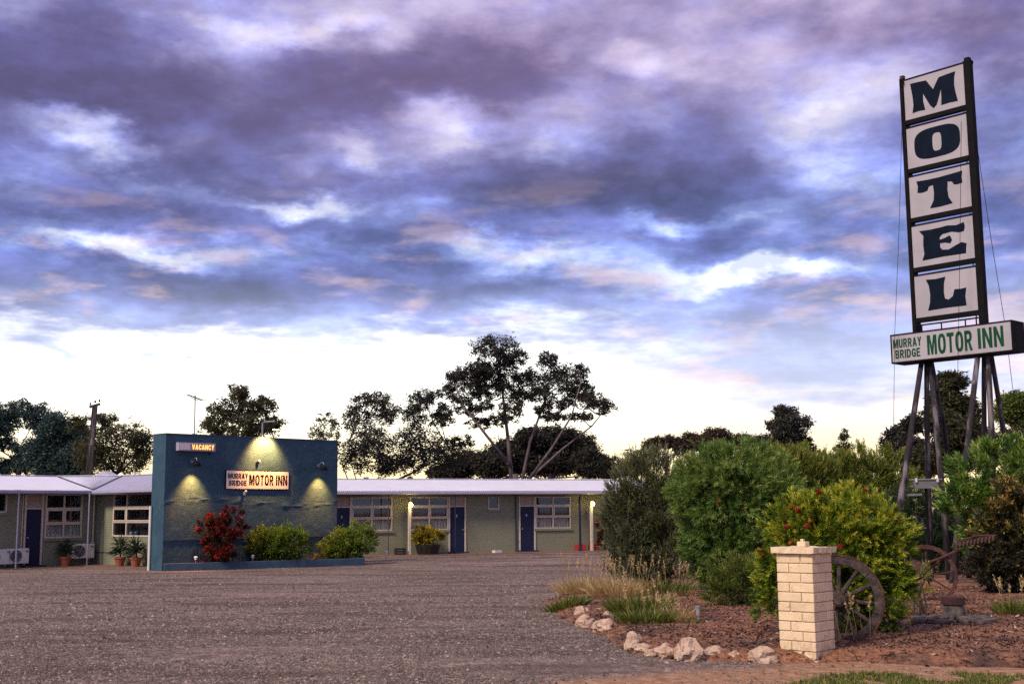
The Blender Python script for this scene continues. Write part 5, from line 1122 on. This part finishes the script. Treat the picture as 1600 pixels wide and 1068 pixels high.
tree('pointed_tree', 'dark pointed tree above the garden shrubs', 1238, 75, 715, [(1226, 642, 18, 11), (1238, 662, 28, 15), (1214, 665, 16, 12), (1232, 685, 32, 17), (1258, 698, 17, 14), (1205, 690, 12, 10), (1245, 708, 30, 16)], 'gum_leaf', 26, .2, .08, clump=.40, group='trees behind the garden')
tree('small_conifer', 'small conical tree standing alone on the skyline', 1318, 78, 730, [(1318, 680, 7, 10), (1319, 697, 14, 10), (1316, 715, 18, 12), (1322, 732, 24, 14)], 'olive_gum_leaf', 30, .16, .05, trunk_r=.1, group='trees behind the garden')
tree('olive_tree', 'leafy tree seen between the sign posts', 1488, 44, 700, [(1487, 596, 22, 15), (1478, 625, 30, 20), (1512, 640, 18, 20), (1468, 655, 26, 16), (1495, 672, 36, 20), (1525, 690, 24, 26), (1480, 712, 48, 26)], 'olive_gum_leaf', 30, .17, .06, trunk_r=.12, clump=.36, group='trees behind the garden')
tree('olive_tree', 'darker leafy tree left of the sign posts', 1412, 46, 720, [(1402, 678, 18, 12), (1428, 664, 16, 14), (1418, 700, 28, 18), (1390, 695, 14, 10), (1440, 720, 30, 24)], 'gum_leaf', 28, .16, .06, trunk_r=.1, clump=.38, group='trees behind the garden')
tree('round_pine', 'rounded golden-olive tree at the right edge behind the sign', 1590, 58, 690, [(1588, 628, 26, 14), (1570, 644, 15, 13), (1612, 640, 30, 20), (1598, 655, 18, 12)], 'hedge_leaf', 60, .15, .06, trunk_r=.14, clump=.5, dens=1.3, group='trees behind the garden')
tree('olive_tree', 'thin backlit tree below the golden-olive crown', 1585, 50, 720, [(1580, 684, 26, 18), (1560, 705, 24, 20), (1605, 700, 26, 24), (1540, 720, 20, 18)], 'olive_gum_leaf', 22, .15, .05, trunk_r=.08, clump=.36, group='trees behind the garden')
tree('thin_shrub_tree', 'thin backlit bush rising above the grey-green shrub', 1000, 40, 850, [(990, 712, 18, 14), (1012, 705, 12, 12), (1035, 715, 18, 12), (1065, 708, 16, 8)], 'olive_gum_leaf', 14, .12, .035, trunk_r=.05, clump=.4, dens=.7, group='trees behind the garden')
tree('thin_shrub_tree', 'thin backlit bush right of the small conifer', 1365, 42, 850, [(1350, 725, 22, 10), (1380, 728, 20, 10), (1285, 725, 20, 10), (1400, 722, 14, 12)], 'olive_gum_leaf', 14, .12, .035, trunk_r=.05, clump=.4, dens=.7, group='trees behind the garden')

up_ = thing('utility_pole', 'tall grey utility pole behind the near wing roof', 'utility pole', (0, 0, 0))
UY = 62; pt, pb = at(148.5, 632, UY), at(139, 742, UY); d_ = (pb-pt); pe = pt+d_*((GZ-.3-pt.z)/d_.z); up_.location = (pe.x, pe.y, GZ)
lo_ = lambda p: p-up_.location
for s in (-1, 1): MB().obox(lo_(pe)+Vector((s*.17, 0, 0)), lo_(pt)+Vector((s*.09, 0, 0)), .05, .16, (0, 1, 0)).build('steel_flange', 'bark_dark', up_)
MB().add([lo_(pe)+Vector((x*.144, y*.07, 0)) for x, y in ((-1, -1), (1, -1), (1, 1), (-1, 1))]+[lo_(pt)+Vector((x*.064, y*.06, 0)) for x, y in ((-1, -1), (1, -1), (1, 1), (-1, 1))], [(0, 1, 2, 3), (4, 5, 6, 7), (0, 1, 5, 4), (1, 2, 6, 5), (2, 3, 7, 6), (3, 0, 4, 7)]).build('concrete_core', 'weathered_post', up_)
tp = lo_(pt); MB().obox(tp+Vector((-.28, 0, -.12)), tp+Vector((.26, 0, .04)), .09, .12).build('cross_arm', 'bark_dark', up_)
for dx_, dz_ in ((-.24, -.02), (.0, .1), (.22, .14)): MB().lathe([(0, 0), (.05, .0), (.06, .05), (.03, .08), (.05, .11), (0, .15)], 8).build('insulator', 'black_plastic', up_, loc=tp+Vector((dx_, 0, dz_)))
an = thing('tv_antenna', 'thin tv antenna on a mast behind the teal wall', 'antenna', (0, 0, 0)); AY = 47; a0 = at(304, 690, AY); an.location = (a0.x, a0.y, 0)
la = lambda px, py, dy=0.: at(px, py, AY+dy)-an.location
MB().tube([(0, 0, 2.4), la(305, 617)], .025, 6).build('mast', 'galvanised', an)
MB().tube([la(293, 616.5, -.3), la(316, 625, .3)], .016, 5).build('boom', 'black_steel', an)
for q in range(7):
    c0 = la(293, 616.5, -.3).lerp(la(316, 625, .3), q/6); h = .16+.05*q/2; MB().tube([c0+Vector((-h*.7, -h*.9, -.02)), c0+Vector((h*.7, h*.9, .02))], .009, 4).build('element', 'black_steel', an)
